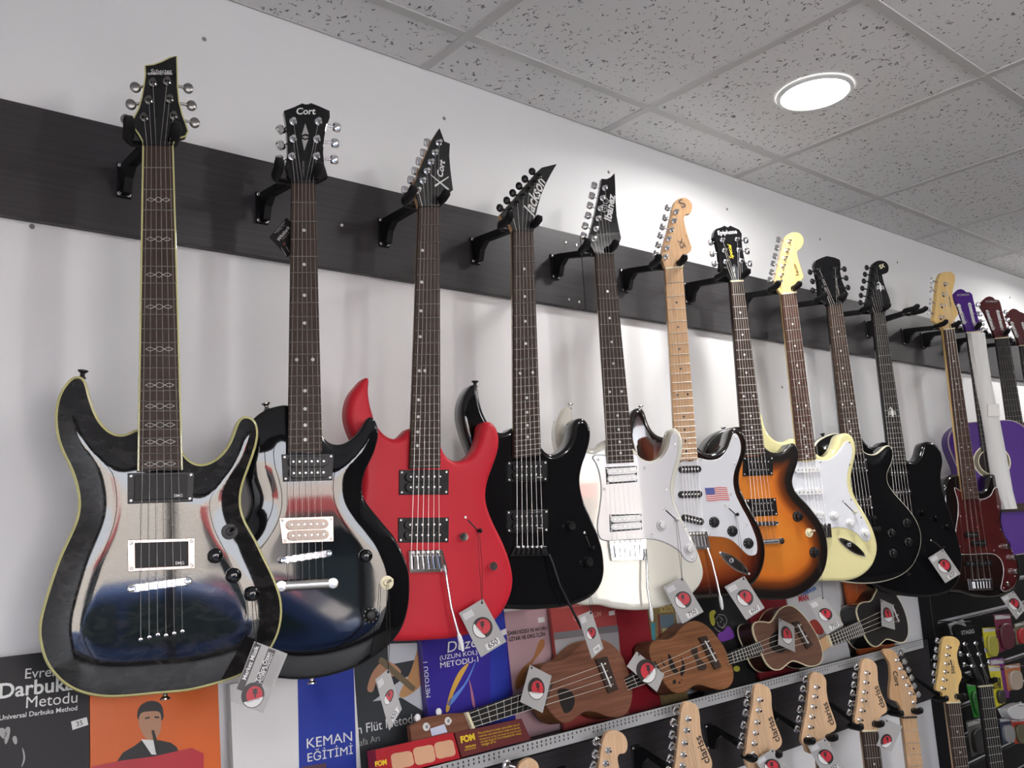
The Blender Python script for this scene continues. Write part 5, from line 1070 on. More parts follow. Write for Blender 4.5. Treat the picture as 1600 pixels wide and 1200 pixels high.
# ------------------------------------------------------------------ books behind the guitars
PAGES = mat('page block', (0.70, 0.67, 0.60), 0.8)
SHZ = 1.1642
class Book(Frame):
    def __init__(s, name, label, left, right, top, m, y=-0.045, lean=5, th=0.010, group='music books on the shelf', z=SHZ, spine=None, cat='book'):
        Frame.__init__(s, (0, y, z), 0, lean); x0, x1, z1 = s.L(left)[0], s.L(right)[0], s.L(top)[1]
        s.P0 = s.P0+s.ex*((x0+x1)/2); s.w = x1-x0; s.h = z1; s.psi = 0; o = s.root(name); tag(o, label, cat, group); h = s.w/2
        s.cv = mesh('front_cover', *cbox(-h, h, 0, 0.0012, 0, z1, 0.0003), m, o)
        mesh('pages', *box(-h+0.002, h-0.002, 0.0012, th-0.0012, 0.001, z1-0.002), PAGES, o)
        mesh('back_cover', *cbox(-h, h, th-0.0012, th, 0, z1, 0.0003), m, o)
        mesh('spine', *cbox(-h-0.0006, -h+0.0006, 0, th, 0, z1, 0.0002), spine or m, o)
    def pr(s, name, P, m, k=1, sm=False):
        Q = s.LL(P, -0.0004*k); h = s.w/2-0.0005; Q = [(min(max(q[0], -h), h), min(max(q[1], 0.0005), s.h-0.0005)) for q in Q]
        Q = smooth_closed(Q, 0.002, 1) if sm else ccw(Q)
        return mesh(name, [(q[0], -0.0003*k, q[1]) for q in Q], [tuple(range(len(Q)))], m, s.cv)
    def tx(s, t, p0, p1, m=INK_W, k=4, **kw): return s.text(t, p0, p1, -0.0003*k, m, s.cv, **kw)
C15 = crop(600, 1000, 4.4444)
bk = Book('music_book', 'dark grey Darbuka method book with white title at the left edge', (-62, 1035), (139, 1035), (60, 1020), mat('charcoal cover', (0.030, 0.029, 0.031), 0.45, spec=0.2), th=0.012)
bk.tx('Evrensel', B((130, 735))[0], B((385, 712))[0]); bk.tx('Darbuka', B((-5, 838))[0], B((385, 790))[0], bold=0.02); bk.tx('Metodu', B((135, 888))[0], B((402, 858))[0]); bk.tx('Universal Darbuka Method', B((-5, 952))[0], B((402, 898))[0], bold=0.01)
bk.pr('price_label', B((370, 958), (452, 935), (460, 975), (378, 1002)), INK_W); bk.tx('35', B((398, 985))[0], B((432, 975))[0], INK_K, 6)
ps = [[B((10, 1080), (25, 1010))[0:2]], ]
for P in (((-10, 1000), (15, 990), (35, 1020), (20, 1050)), ((30, 990), (50, 985), (45, 1050), (28, 1080)), ((65, 1040), (80, 1030), (90, 1070), (80, 1080)), ((115, 1090), (128, 1120), (130, 1160), (110, 1200), (122, 1150))): bk.pr('finger_print', B(*P), INK_G, 2, True)
ORG = mat('orange cover', (0.62, 0.115, 0.012), 0.4)
bk = Book('music_book', 'orange book with a clarinet player in a dark suit on its cover', (141, 1080), (341, 1080), (240, 1040), ORG, th=0.012)
SKIN = mat('printed skin tone', (0.42, 0.22, 0.13), 0.5); SUIT = mat('printed dark suit', (0.016, 0.015, 0.017), 0.5)
bk.pr('printed_suit', B((605, 1172), (640, 1120), (700, 1085), (740, 1055), (830, 1055), (890, 1068), (920, 1090), (930, 1112), (800, 1140), (690, 1165)), SUIT, 1)
bk.pr('printed_shirt', B((735, 1050), (800, 1055), (815, 1130), (790, 1130)), INK_W, 2)
bk.pr('printed_hair', B((722, 950), (718, 900), (740, 868), (790, 850), (835, 865), (850, 900), (846, 950)), SUIT, 2, True)
bk.pr('printed_face', B((722, 960), (735, 915), (780, 905), (832, 910), (840, 960), (835, 1010), (815, 1045), (785, 1055), (755, 1040), (735, 1005)), SKIN, 3, True)
bk.pr('printed_brow', B((755, 938), (780, 932), (782, 940), (757, 946)), SUIT, 4); bk.pr('printed_brow', B((805, 930), (830, 932), (830, 940), (806, 940)), SUIT, 4)
bk.pr('printed_clarinet', B((790, 1003), (803, 1003), (835, 1110), (825, 1130), (812, 1120)), INK_K, 5)
bk.pr('printed_red_panel', B((470, 1195), (640, 1160), (800, 1140), (1000, 1095), (1062, 1125), (1060, 1400), (470, 1400)), mat('crimson print', (0.42, 0.02, 0.035), 0.4), 6)
BLUE = mat('royal blue cover', (0.018, 0.04, 0.30), 0.35)
bk = Book('music_book', 'violin method book, white left half and royal blue right half', (361, 1100), (557, 1100), (480, 1050), mat('white cover', (0.70, 0.69, 0.68), 0.4), th=0.014)
bk.pr('blue_panel', C6((345, 500), (640, 470), (670, 1300), (365, 1300)), BLUE, 1)
bk.tx('KEMAN', C6((398, 965))[0], C6((634, 925))[0], hs=0.85); bk.tx('EĞİTİMİ', C6((402, 1035))[0], C6((638, 992))[0], hs=0.85)
bk.pr('price_label', C6((375, 1060), (500, 1040), (500, 1100), (380, 1110)), mat('dim print', (0.08, 0.04, 0.06), 0.5), 2)
bk = Book('music_book', 'black flute method book with a photo of hands on a flute', (534, 1100), (664, 1100), (620, 985), mat('black cover', (0.012, 0.011, 0.012), 0.4, spec=0.2), th=0.012, y=-0.028)
bk.pr('photo_sheet', C6((820, 420), (985, 415), (980, 500), (820, 530)), mat('photo pale', (0.48, 0.50, 0.54), 0.5), 1); bk.pr('photo_sheet', C6((740, 720), (900, 600), (1000, 560), (1005, 770), (890, 700)), MATS['photo pale'], 1)
bk.pr('photo_blur', C6((940, 560), (985, 420), (1005, 440), (1000, 620), (900, 700), (880, 690)), mat('photo orange', (0.45, 0.24, 0.10), 0.5), 2, True)
bk.pr('printed_hand', C6((715, 665), (740, 570), (800, 510), (860, 530), (890, 570), (850, 590), (800, 570), (760, 620), (740, 670)), SKIN, 3, True)
bk.pr('printed_flute', C6((780, 490), (800, 495), (965, 645), (955, 668), (935, 660), (770, 515)), mat('printed brass', (0.16, 0.12, 0.07), 0.4), 4)
bk.tx('Yan Flüt Metodu', C6((598, 905))[0], C6((975, 825))[0], hs=1.0); bk.tx('Mustafa Arı', C6((592, 975))[0], C6((778, 925))[0], INK_G)
VIO = mat('violet cover', (0.035, 0.022, 0.25), 0.3)
bk = Book('music_book', 'violet long-neck lute method book with white title', (664, 1060), (799, 1060), (745, 945), VIO, th=0.016, y=-0.047, spine=mat('violet spine', (0.06, 0.04, 0.24), 0.35))
bk.pr('blue_band', C15((740, -300), (900, -330), (920, 900), (745, 900)), mat('blue band', (0.025, 0.04, 0.32), 0.3), 1)
bk.tx('Bağlama', C15((400, -20))[0], C15((690, -80))[0], shear=0.2, hs=0.8); bk.tx('Düzeni', C15((440, 88))[0], C15((720, 28))[0], shear=0.2, hs=0.8); bk.tx('(UZUN KOL)', C15((388, 140))[0], C15((648, 98))[0], INK_W, hs=0.72); bk.tx('METODU-1', C15((392, 195))[0], C15((655, 150))[0], INK_W, hs=0.75)
bk.pr('flame_print', C15((430, 500), (470, 330), (530, 210), (590, 160), (540, 260), (480, 380), (445, 500)), mat('gold print', (0.55, 0.32, 0.05), 0.4), 3, True); bk.pr('blue_streak', C15((440, 440), (560, 300), (640, 140), (580, 290), (450, 460)), mat('pale blue print', (0.10, 0.22, 0.60), 0.4), 3, True); bk.pr('pink_streak', C15((590, 270), (610, 330), (632, 470), (622, 470), (600, 340)), mat('pink print', (0.40, 0.15, 0.22), 0.4), 3, True)
bk.pr('price_label', px((783, 985), (796, 981), (797, 990), (784, 994)), INK_W, 5)
for k in range(6): bk.tx('METODU 1', C15((322, 395))[0], C15((300, 150))[0], INK_W, 4) if k == 0 else None
bk = Book('music_book', 'dusty pink song and chord book for guitar and organ', (782, 1020), (866, 1020), (835, 950), mat('dusty pink cover', (0.42, 0.27, 0.29), 0.4), y=-0.028)
bk.tx('ŞARKI SÖZÜ VE AKORU', CU((199, 422))[0], CU((432, 388))[0], INK_K, bold=0.02, hs=0.95); bk.tx('GİTAR VE ORG İÇİN', CU((206, 459))[0], CU((418, 424))[0], INK_K, bold=0.02, hs=0.95)
bk.pr('price_label', CU((378, 320), (415, 313), (418, 345), (380, 350)), INK_W, 2)
bk.pr('printed_guitar', CU((390, 450), (412, 448), (415, 485), (350, 580), (320, 640), (300, 700), (250, 740), (245, 690), (290, 610), (345, 560)), mat('printed wood', (0.33, 0.14, 0.05), 0.4), 2, True)
bk = Book('music_book', 'red and grey songbook partly behind the mahogany ukulele', (866, 1000), (968, 1000), (915, 935), mat('brick red cover', (0.34, 0.055, 0.05), 0.4), y=-0.045)
bk.pr('grey_panel', CU((470, 450), (860, 400), (880, 900), (475, 900)), mat('grey print', (0.30, 0.29, 0.30), 0.4), 1); bk.pr('dark_band', CU((470, 408), (860, 360), (862, 400), (470, 448)), mat('dark grey print', (0.15, 0.145, 0.15), 0.4), 2)
bk.tx('TÜRKÜLERLE', CU((497, 268))[0], CU((680, 245))[0], mat('pink ink', (0.55, 0.25, 0.22), 0.5), bold=0.02, hs=0.9); bk.tx('ÇALIYORUM', CU((585, 335))[0], CU((748, 310))[0], MATS['pink ink'], bold=0.02, hs=1.0); bk.pr('price_label', CU((792, 282), (825, 276), (828, 302), (794, 308)), INK_W, 2)
bk = Book('music_book', 'plain deep red book beside the red and grey songbook', (969, 1000), (1018, 1000), (990, 935), mat('deep red cover', (0.22, 0.010, 0.018), 0.35), y=-0.045)
bk = Book('music_book', 'patchwork book with teal and ochre panels behind the light brown ukulele', (1019, 1000), (1062, 1000), (1040, 930), mat('ochre cover', (0.17, 0.12, 0.05), 0.4, var=0.5, vscale=80), y=-0.045)
C16 = crop(1000, 930, 8.0)
bk.pr('blue_panel', C16((250, 250), (425, 240), (425, 400), (255, 410)), mat('slate print', (0.08, 0.12, 0.15), 0.4)); bk.pr('cream_panel', C16((280, 420), (420, 405), (420, 480), (290, 550)), mat('cream print', (0.42, 0.38, 0.20), 0.4)); bk.pr('teal_strip', C16((140, 350), (190, 345), (190, 600), (145, 600)), mat('teal print', (0.03, 0.20, 0.26), 0.4)); bk.pr('red_strip', C16((220, 240), (245, 238), (270, 560), (235, 560)), mat('maroon print', (0.14, 0.03, 0.02), 0.4)); bk.tx('SOLOS', C16((250, 220))[0], C16((420, 205))[0], mat('gold ink', (0.40, 0.32, 0.12), 0.5), bold=0.02, hs=1.3)
bk = Book('music_book', 'black book with a line-drawn figure in yellow and purple', (1088, 1000), (1172, 1000), (1120, 925), mat('ink black cover', (0.012, 0.012, 0.013), 0.35), y=-0.045)
bk.pr('yellow_hair', C16((870, 220), (930, 185), (950, 215), (925, 260), (940, 330), (920, 385), (885, 350), (870, 290)), mat('mustard print', (0.42, 0.40, 0.05), 0.4), 1, True); bk.pr('purple_shirt', C16((970, 490), (1040, 450), (1100, 385), (1160, 450), (1175, 520), (1110, 560), (1000, 570)), mat('purple print', (0.16, 0.04, 0.30), 0.4), 1, True); bk.pr('yellow_dot', ellipse(C16((1210, 920))[0], 5, 4.5), MATS['mustard print'], 1)
WL = mat('white line print', (0.45, 0.45, 0.42), 0.5)
for P in (((945, 300), (985, 240), (1050, 250), (1085, 310), (1070, 380), (1020, 415)), ((960, 330), (985, 390), (1040, 410), (1050, 350)), ((990, 270), (1030, 300), (1000, 340)), ((930, 400), (960, 440), (1000, 460))):
    Q = [bk.L(p) for p in C16(*P)]; mesh('line_drawing', *tube([(q[0], -0.0009, q[1]) for q in Q], 0.0007, 4), WL, bk.cv)
bk = Book('music_book', 'crimson book behind the walnut ukulele', (1173, 970), (1234, 970), (1200, 932), mat('crimson cover', (0.20, 0.012, 0.02), 0.35), y=-0.045)
bk = Book('music_book', 'white booklet with coloured letters below the orange sunburst guitar', (1236, 970), (1318, 970), (1270, 905), mat('soft white cover', (0.58, 0.58, 0.58), 0.45), y=-0.045)
bk.tx('YAMAHA', C14((290, 300))[0], C14((435, 235))[0], mat('blue ink', (0.05, 0.16, 0.45), 0.4), bold=0.03, hs=0.8); bk.tx('MAN', C14((278, 345))[0], C14((365, 328))[0], INK_R, bold=0.03); bk.pr('red_photo', C14((370, 530), (430, 505), (500, 610), (470, 640), (400, 600)), mat('red photo print', (0.35, 0.05, 0.04), 0.4), 2, True)
bk = Book('music_book', 'orange and ochre book behind the black ukulele', (1325, 930), (1382, 930), (1350, 892), mat('orange red cover', (0.50, 0.10, 0.02), 0.4), y=-0.045)
bk.pr('ochre_half', C14((890, 150), (1045, 150), (1045, 400), (880, 400)), mat('ochre print', (0.32, 0.22, 0.06), 0.4), 1); bk.tx('Org', C14((800, 265))[0], C14((790, 195))[0], mat('pale ink', (0.6, 0.4, 0.25), 0.4))

# string boxes on the shelf edge
def fbox(label, P, m, top, y=-0.121, th=0.03):
    f = Frame(on_y(P[3], y), 0, 12); o = f.root('string_box'); tag(o, label, 'box', 'violin string boxes'); q = f.LL(P); f.psi = 0
    f.cv = mesh('carton', *plate_vf(np.array(q), 0, th, 0.0006), m, o); f.q = q; return f
YPR = mat('yellow print', (0.70, 0.50, 0.02), 0.4)
fb1 = fbox('red cardboard string box with three cream windows', C15((-60, 762), (480, 640), (530, 822), (-40, 960)), mat('red carton', (0.38, 0.012, 0.02), 0.3), None)
for P in (((45, 792), (190, 768), (212, 868), (60, 905)), ((197, 752), (340, 725), (360, 840), (222, 872)), ((346, 716), (476, 690), (500, 800), (366, 828))): fb1.lplate('cream_window', smooth_closed([bil(fb1.LL(C15(*P)), u, v) for u, v in ((.12, 0), (.5, 0), (.88, 0), (1, .12), (1, .5), (1, .88), (.88, 1), (.5, 1), (.12, 1), (0, .88), (0, .5), (0, .12))], 0.003, 1), -0.0006, 0.0005, mat('cream window print', (0.58, 0.33, 0.20), 0.3), fb1.cv, ch=0.0001)
fb1.text('FOM', C15((-60, 880))[0], C15((20, 862))[0], -0.0005, YPR, fb1.cv, bold=0.05)
fb2 = fbox('brown cardboard string box with yellow lettering', C15((490, 645), (955, 545), (1020, 690), (540, 816)), mat('brown carton', (0.115, 0.018, 0.018), 0.35), None)
fb2.text('FOM', C15((535, 715))[0], C15((633, 690))[0], -0.0005, YPR, fb2.cv, bold=0.05, hs=0.95); fb2.text('VIOLIN', C15((563, 752))[0], C15((637, 735))[0], -0.0005, YPR, fb2.cv, bold=0.03, hs=0.6); fb2.text('STRINGS', C15((560, 770))[0], C15((640, 752))[0], -0.0005, YPR, fb2.cv, hs=0.5)
for k, t in enumerate(('The product is made controlled use of', 'materials, only elaboration of light and density', 'temperature, as this, not change the look of sound', 'on this kind of. It is intended for many', 'range of it.')):
    x1 = 940 if k < 4 else 760; fb2.text(t, C15((650+7*k, 655+20*k))[0], C15((x1+5*k, 655+20*k-(x1-650)*0.215))[0], -0.0005, YPR, fb2.cv, hs=0.8)

# ------------------------------------------------------------------ price tags
price_tag(G1, B((1325, 540), (1498, 605), (1370, 915), (1205, 850)), 'large silver shop tag with printed address hanging from the nearest black guitar', None, hang=B((1318, 300))[0], u=(0.52, 0.80), rr=0.33, rot=1.9, style=2)
tg = Frame(G1.P0+G1.ey*(-0.0206), 15); tq = [tg.L(p) for p in B((1325, 540), (1498, 605), (1370, 915), (1205, 850))]
tagobj = [o for o in bpy.data.objects if o.name.startswith('price_tag')][0]
off_ = np.array([tagobj.matrix_world.inverted() @ Vector(tg.P0)][0])
def tagq(u0, v0, u1, v1): return [bil(tq, *p)+np.array([off_[0], off_[2]]) for p in ((u0, v0), (u1, v0), (u1, v1), (u0, v1))]
for (a, b_, c_, d_) in ((0.02, 0.02, 0.22, 0.80), (0.44, 0.02, 0.66, 0.62)):
    v, f = plate_vf(np.array(tagq(a, b_, c_, d_)), -0.0003, 0, 0.00002); mesh('dark_band', v, f, mat('tag band', (0.05, 0.045, 0.045), 0.4), tagobj)
def tagtx(t, u, v0, v1, m=INK_W, **kw):
    p, q = bil(tq, u, v0)+np.array([off_[0], off_[2]]), bil(tq, u, v1)+np.array([off_[0], off_[2]]); tg.ltext(t, p, q, -0.0005, m, tagobj, **kw)
tagtx('Merkez Müzik', 0.17, 0.62, 0.05, bold=0.02); tagtx('Tuğçe Özen', 0.55, 0.58, 0.08, bold=0.02); tagtx('0532 200 00 00' if False else 'Müzik Aletleri', 0.64, 0.58, 0.08)
for k in range(4): tagtx('satış tamir kiralama ders', 0.74+0.06*k, 0.58, 0.06, INK_G)
price_tag(G2, C6((755, 605), (825, 548), (893, 760), (828, 872)), 'price tag hanging below the black guitar with the diamond headstock', '650', hang=C6((818, 110))[0])
price_tag(G3, C6((1190, 260), (1315, 185), (1438, 408), (1305, 490)), 'price tag reading 650 hanging on the red guitar', '650', hang=C5((1348, 800))[0], hy=-0.0)
price_tag(G4, CU((612, 310), (690, 275), (762, 500), (692, 560)), 'price tag turned sideways below the all-black guitar', '700', hang=CU((680, 180))[0])
price_tag(G5, CU((1110, 140), (1225, 78), (1348, 285), (1225, 355)), 'price tag hanging on the white guitar', '750', hang=C8((1370, 880))[0])
price_tag(G6, U1((660, 385), (815, 300), (975, 550), (830, 645)), 'price tag hanging on the brown sunburst guitar with the flag', '600', hang=C10((850, 920))[0])
price_tag(G7, U1((1310, 505), (1430, 455), (1592, 680), (1460, 760)), 'price tag hanging below the orange sunburst guitar', '750', hang=U1((1385, 110))[0])
price_tag(G10, C8B((383, 610), (510, 530), (660, 745), (530, 825)), 'price tag hanging on the black scorpion guitar', '650', hang=C8B((440, 470))[0])
price_tag(G11, C8B((1000, 945), (1110, 890), (1220, 1040), (1135, 1135)), 'price tag hanging below the bass guitar', '900', hang=C8B((1058, 830))[0])
price_tag(UA, CU((330, 595), (458, 660), (405, 878), (272, 812)), 'price tag on the strings of the mahogany ukulele', None, off=-0.018, style=2, rot=1.6)
price_tag(UB, CU((955, 517), (1118, 650), (1075, 755), (898, 605)), 'price tag lying across the neck of the light brown ukulele', None, off=-0.018, style=2, rot=2.6, rr=0.30)
price_tag(UC, U1((1085, 630), (1205, 690), (1212, 895), (1080, 835)), 'price tag on the strings of the walnut ukulele', None, off=-0.018, style=2, rot=1.6)
price_tag(UD, C14((1005, 320), (1115, 370), (1135, 595), (1015, 560)), 'price tag on the strings of the black ukulele', None, off=-0.018, style=2, rot=1.6)

# black hang tag behind the neck of the second guitar
ht = Frame(G2.P0+G2.ey*0.034, G2.psi); o = ht.root('hang_tag'); tag(o, 'small black hang tag with white script behind a guitar neck on the dark board', 'tag'); C18 = crop(400, 330, 13.333)
cd = ht.plate('card', C18((270, 540), (640, 130), (1010, 560), (660, 960)), 0, 0.0006, mat('black card', (0.010, 0.010, 0.010), 0.4, spec=0.2), ch=0.0001)
ht.text('Whitbark', C18((490, 625))[0], C18((715, 340))[0], -0.0003, INK_W, cd, shear=0.3, bold=0.015); ht.text('Your Musical Hardware', C18((395, 465))[0], C18((605, 220))[0], -0.0003, INK_W, cd); ht.text('strong rail', C18((455, 450))[0], C18((595, 295))[0], -0.0003, INK_G, cd); ht.text('Pickups Inc', C18((570, 605))[0], C18((700, 440))[0], -0.0003, INK_G, cd)
ht.plate('red_mark', ellipse(C18((590, 678))[0], 2.6, 3.0), -0.0003, 0, mat('dim red print', (0.10, 0.02, 0.02), 0.4), cd, ch=0.00005)
for a, b2 in (((530, 760), (625, 920)), ((630, 740), (690, 850))): ht.tube('white_stroke', [(*C18(a)[0], -0.0002), (*C18(b2)[0], -0.0002)], 0.0007, INK_G, cd, 4)

# ------------------------------------------------------------------ lower row: headstocks in front of the shelf
C3L = crop(900, 1020, 4.7059); C4L = crop(1140, 1000, 5.3333); C5L = crop(1380, 940, 4.6136); C17 = crop(1460, 900, 4.0)
LROW = 'guitars hanging in the lower row'
GEN = [(0.035, -.36), (.07, -.385), (.10, -.37), (.125, -.345), (.145, -.35), (.155, -.39), (.140, -.45), (.120, -.51), (.125, -.57), (.150, -.64), (.160, -.70), (.145, -.76), (.09, -.80), (.0, -.81), (-.09, -.80), (-.145, -.76), (-.165, -.70), (-.155, -.63), (-.125, -.56), (-.115, -.50), (-.135, -.42), (-.155, -.35), (-.150, -.30), (-.125, -.29), (-.10, -.32), (-.07, -.365), (-.035, -.38)]
_gen = None
def lower(label, short, headP, headm, posts, btns, bodym, nut=None, top=None, board=ROSE, back=MAPLEP, psi=22, txt=None, dots='pearl', tm='chrome', nutm=CREAMPL, order=None, nf=21):
    global _gen
    if nut is None:
        P = on_y(top, -0.19); P0 = P-np.array([0.0, 0, 0.185]); F0 = Frame(P0, psi); n = [proj(P0+F0.ex*x) for x in (-.021, .021)]
        g = Guitar('electric_guitar', label, 'guitar', LROW, n, n, psi, P0=P0)
    else: g = Guitar('electric_guitar', label, 'guitar', LROW, nut, nut, psi)
    c = (g.nl+g.nr)/2; g.el, g.er = c+np.array([-.028, -.462]), c+np.array([.028, -.462]); w = np.linalg.norm(g.nr-g.nl)
    g.neck(board, back, nf, dots, nutm=nutm)
    if _gen is None:
        Q = smooth_closed(GEN, 0.006, 2); V, F, rim, ye = body_vf(Q, 0.010, 0.042, 0.009, grid=0.02); me = bpy.data.meshes.new('body'); me.from_pydata(V, [], F); me.shade_smooth(); me.set_sharp_from_angle(angle=0.9); _gen = me
    me = _gen.copy(); me.materials.append(bodym); b_ = link(bpy.data.objects.new('body', me), g.o); b_.location = (c[0], 0, c[1]); g.bd = b_
    g.head(headP, headm, y0=0.005, sm=True); g.tuners(posts, btns, tm)
    for u, v in ((-.05, -.49), (-.05, -.56), (-.05, -.63)): g.lplate('pickup', stadium(c+np.array([-.038, v]), c+np.array([.038, v]), 0.009), 0.003, 0.011, BLACKSAT)
    g.lplate('bridge', [c+np.array(p) for p in ((-.042, -.70), (.042, -.70), (.042, -.65), (-.042, -.65))], 0.002, 0.010, CHROME)
    e0, e1 = c+np.array([-.026, -.655]), c+np.array([.026, -.655]); no = len(posts)
    for i in range(6):
        t = i/5; q = g.nl+(g.nr-g.nl)*(0.12+0.76*t); e = e0+(e1-e0)*t; path = []
        k = (no-1-i) if order is None else order[i]
        if 0 <= k < no: path.append((g.posts[k][0], g.hy-.008, g.posts[k][1]))
        path += [(q[0], -0.003, q[1]), (e[0], -0.001, e[1])]; mesh('string', *tube(path, 0.00045, 4), STRINGM, g.o)
    if txt: g.text(txt[0], txt[1], txt[2], g.hy-0.0002, INK_K, g.hd, **(txt[3] if len(txt) > 3 else {}))
    hanger(g.P0, psi, 'black wall hanger holding the '+short, z0=1.055, dz=0.016, group='guitar hangers on the lower board')
    return g
CLH = lambda dx, dy, s, C: None
REDB = mat('red gloss body', (0.35, 0.02, 0.03), 0.1, coat=0.8); BLUB = mat('blue gloss body', (0.02, 0.05, 0.25), 0.1, coat=0.8)
lower('pale maple headstock guitar at the left end of the lower row', 'leftmost headstock of the lower row', px((800, 1260), (808, 1206), (814, 1192), (828, 1185), (840, 1192), (843, 1210), (838, 1225), (832, 1260)), MAPLEP, px((822, 1205), (820, 1222)), px((793, 1195), (790, 1212)), BLACKGLOSS, top=(822, 1186))
lower('maple headstock guitar with a round scrolled tip in the lower row', 'scrolled maple headstock of the lower row', C3L((140, 960), (165, 847), (185, 720), (200, 640), (230, 590), (280, 573), (340, 590), (375, 640), (380, 700), (360, 740), (320, 745), (308, 770), (320, 847), (345, 960), (350, 1000), (330, 1050), (180, 1060)), MAPLEP, C3L((240, 718), (222, 815), (205, 900), (188, 980)), C3L((155, 655), (148, 750), (132, 835), (118, 920)), REDB, top=(958, 1144))
CL = (('Clariss', 'nearest'), ('Clariss', 'second nearest'), ('Clariss', 'third'), ('Clariss', 'farthest'))
L1 = lower('maple guitar with block lettering on its headstock, nearest of four alike', 'nearest lettered headstock', C3L((695, 1000), (725, 847), (750, 660), (770, 460), (785, 390), (810, 360), (850, 365), (895, 395), (910, 450), (918, 550), (935, 640), (975, 730), (1003, 810), (995, 860), (940, 900), (900, 960), (890, 1040), (760, 1050)), MAPLEP, C3L((826, 487), (815, 572), (801, 663), (792, 750), (785, 830), (776, 915)), C3L((738, 425), (721, 515), (710, 605), (708, 690), (695, 780), (683, 865)), BLACKGLOSS, top=(1073, 1096), txt=('clariss', C3L((985, 802))[0], C3L((915, 605))[0], dict(bold=0.015)))
L2 = lower('maple guitar with block lettering on its headstock, second nearest of four alike', 'second nearest lettered headstock', C4L((130, 985), (140, 900), (165, 700), (190, 560), (205, 430), (215, 385), (240, 367), (290, 375), (335, 410), (350, 460), (355, 560), (380, 680), (420, 780), (440, 850), (425, 890), (395, 915), (340, 960), (320, 1010), (320, 1085), (180, 1095)), MAPLEP, C4L((255, 500), (245, 587), (232, 685), (219, 775), (208, 862), (196, 955)), C4L((157, 455), (145, 527), (135, 610), (120, 712), (108, 805), (95, 885)), BLUB, top=(1186, 1068), txt=('clariss', C4L((420, 838))[0], C4L((352, 635))[0], dict(bold=0.015)))
L3 = lower('maple guitar with block lettering on its headstock, third of four alike', 'third lettered headstock', C4L((600, 850), (615, 740), (640, 600), (660, 440), (670, 320), (685, 280), (715, 268), (770, 285), (805, 330), (810, 420), (830, 530), (870, 640), (892, 720), (880, 752), (830, 785), (790, 830), (780, 930), (650, 940), (630, 890)), MAPLEP, C4L((728, 392), (714, 472), (702, 556), (690, 640), (678, 725), (668, 812)), C4L((632, 330), (614, 410), (600, 490), (588, 580), (578, 662), (565, 745)), mat('white gloss body', (0.6, 0.6, 0.58), 0.1, coat=0.8), top=(1274, 1050), txt=('clariss', C4L((872, 700))[0], C4L((810, 515))[0], dict(bold=0.015)))
L4 = lower('maple guitar with block lettering on its headstock, farthest of four alike', 'farthest lettered headstock', C4L((1045, 690), (1065, 540), (1085, 380), (1098, 230), (1110, 175), (1135, 155), (1180, 165), (1225, 205), (1235, 260), (1240, 350), (1265, 440), (1300, 520), (1315, 590), (1265, 635), (1242, 680), (1240, 755), (1105, 760), (1095, 720), (1060, 705)), MAPLEP, C4L((1148, 275), (1138, 352), (1130, 435), (1118, 505), (1108, 587), (1090, 665)), C4L((1060, 228), (1045, 300), (1036, 375), (1026, 445), (1010, 530), (1000, 605)), BLACKGLOSS, nut=C4L((1105, 762), (1240, 757)), txt=('clariss', C4L((1295, 555))[0], C4L((1233, 378))[0], dict(bold=0.015)))
L5 = lower('maple guitar with a reversed headstock, tuners on its right side', 'reversed maple headstock', C4L((1280, 100), (1300, 75), (1340, 75), (1390, 110), (1430, 190), (1480, 290), (1530, 400), (1560, 490), (1555, 560), (1560, 640), (1440, 650), (1430, 580), (1400, 520), (1340, 490), (1335, 420), (1345, 300), (1335, 200), (1300, 140)), MAPLE, C4L((1400, 168), (1430, 240), (1458, 312), (1485, 378), (1515, 447), (1540, 520)), C4L((1425, 112), (1454, 183), (1485, 252), (1510, 320), (1535, 387), (1568, 458)), BLACKGLOSS, nut=C4L((1440, 650), (1560, 645)), board=MAPLE, back=MAPLE, dots='black', nutm=BLACKSAT, txt=('Cort', C4L((1360, 262))[0], C4L((1382, 388))[0], dict(bold=0.03, shear=0.2)), order=[0, 1, 2, 3, 4, 5])
L6 = lower('yellow maple headstock guitar in front of the accessory packs', 'yellow maple headstock', C5L((385, 640), (395, 540), (410, 420), (425, 300), (440, 260), (480, 250), (525, 260), (555, 295), (545, 330), (535, 380), (545, 450), (565, 510), (568, 550), (548, 600), (545, 650), (552, 722), (455, 728), (432, 690), (425, 655)), MAPLEY, C5L((472, 330), (465, 387), (457, 447), (452, 507), (442, 562), (432, 625)), C5L((395, 285), (387, 350), (378, 405), (378, 465), (366, 520), (370, 580)), REDB, nut=C5L((456, 732), (556, 727)), txt=('Stagg', C5L((518, 520))[0], C5L((498, 415))[0], dict(bold=0.02, shear=0.2)))
PEGW = mat('white peg', (0.7, 0.7, 0.69), 0.3)
L7 = lower('black flat-topped headstock guitar with white tuner buttons by the yellow packs', 'black flat-topped headstock', C5L((510, 190), (545, 165), (600, 178), (690, 180), (705, 230), (730, 330), (755, 450), (775, 540), (790, 602), (690, 615), (665, 550), (620, 440), (560, 310)), BLACKSAT, C5L((592, 305), (620, 385), (645, 465), (670, 300), (692, 380), (717, 462)), C5L((545, 320), (562, 375), (590, 455), (708, 275), (732, 355), (758, 437)), BLACKGLOSS, nut=C5L((688, 615), (790, 605)), board=EBONY, back=BLACKSAT, dots=None, order=[2, 1, 0, 3, 4, 5])
L7.text('STAGG', C5L((565, 240))[0], C5L((658, 225))[0], L7.hy-0.0003, INK_G, L7.hd, bold=0.02)

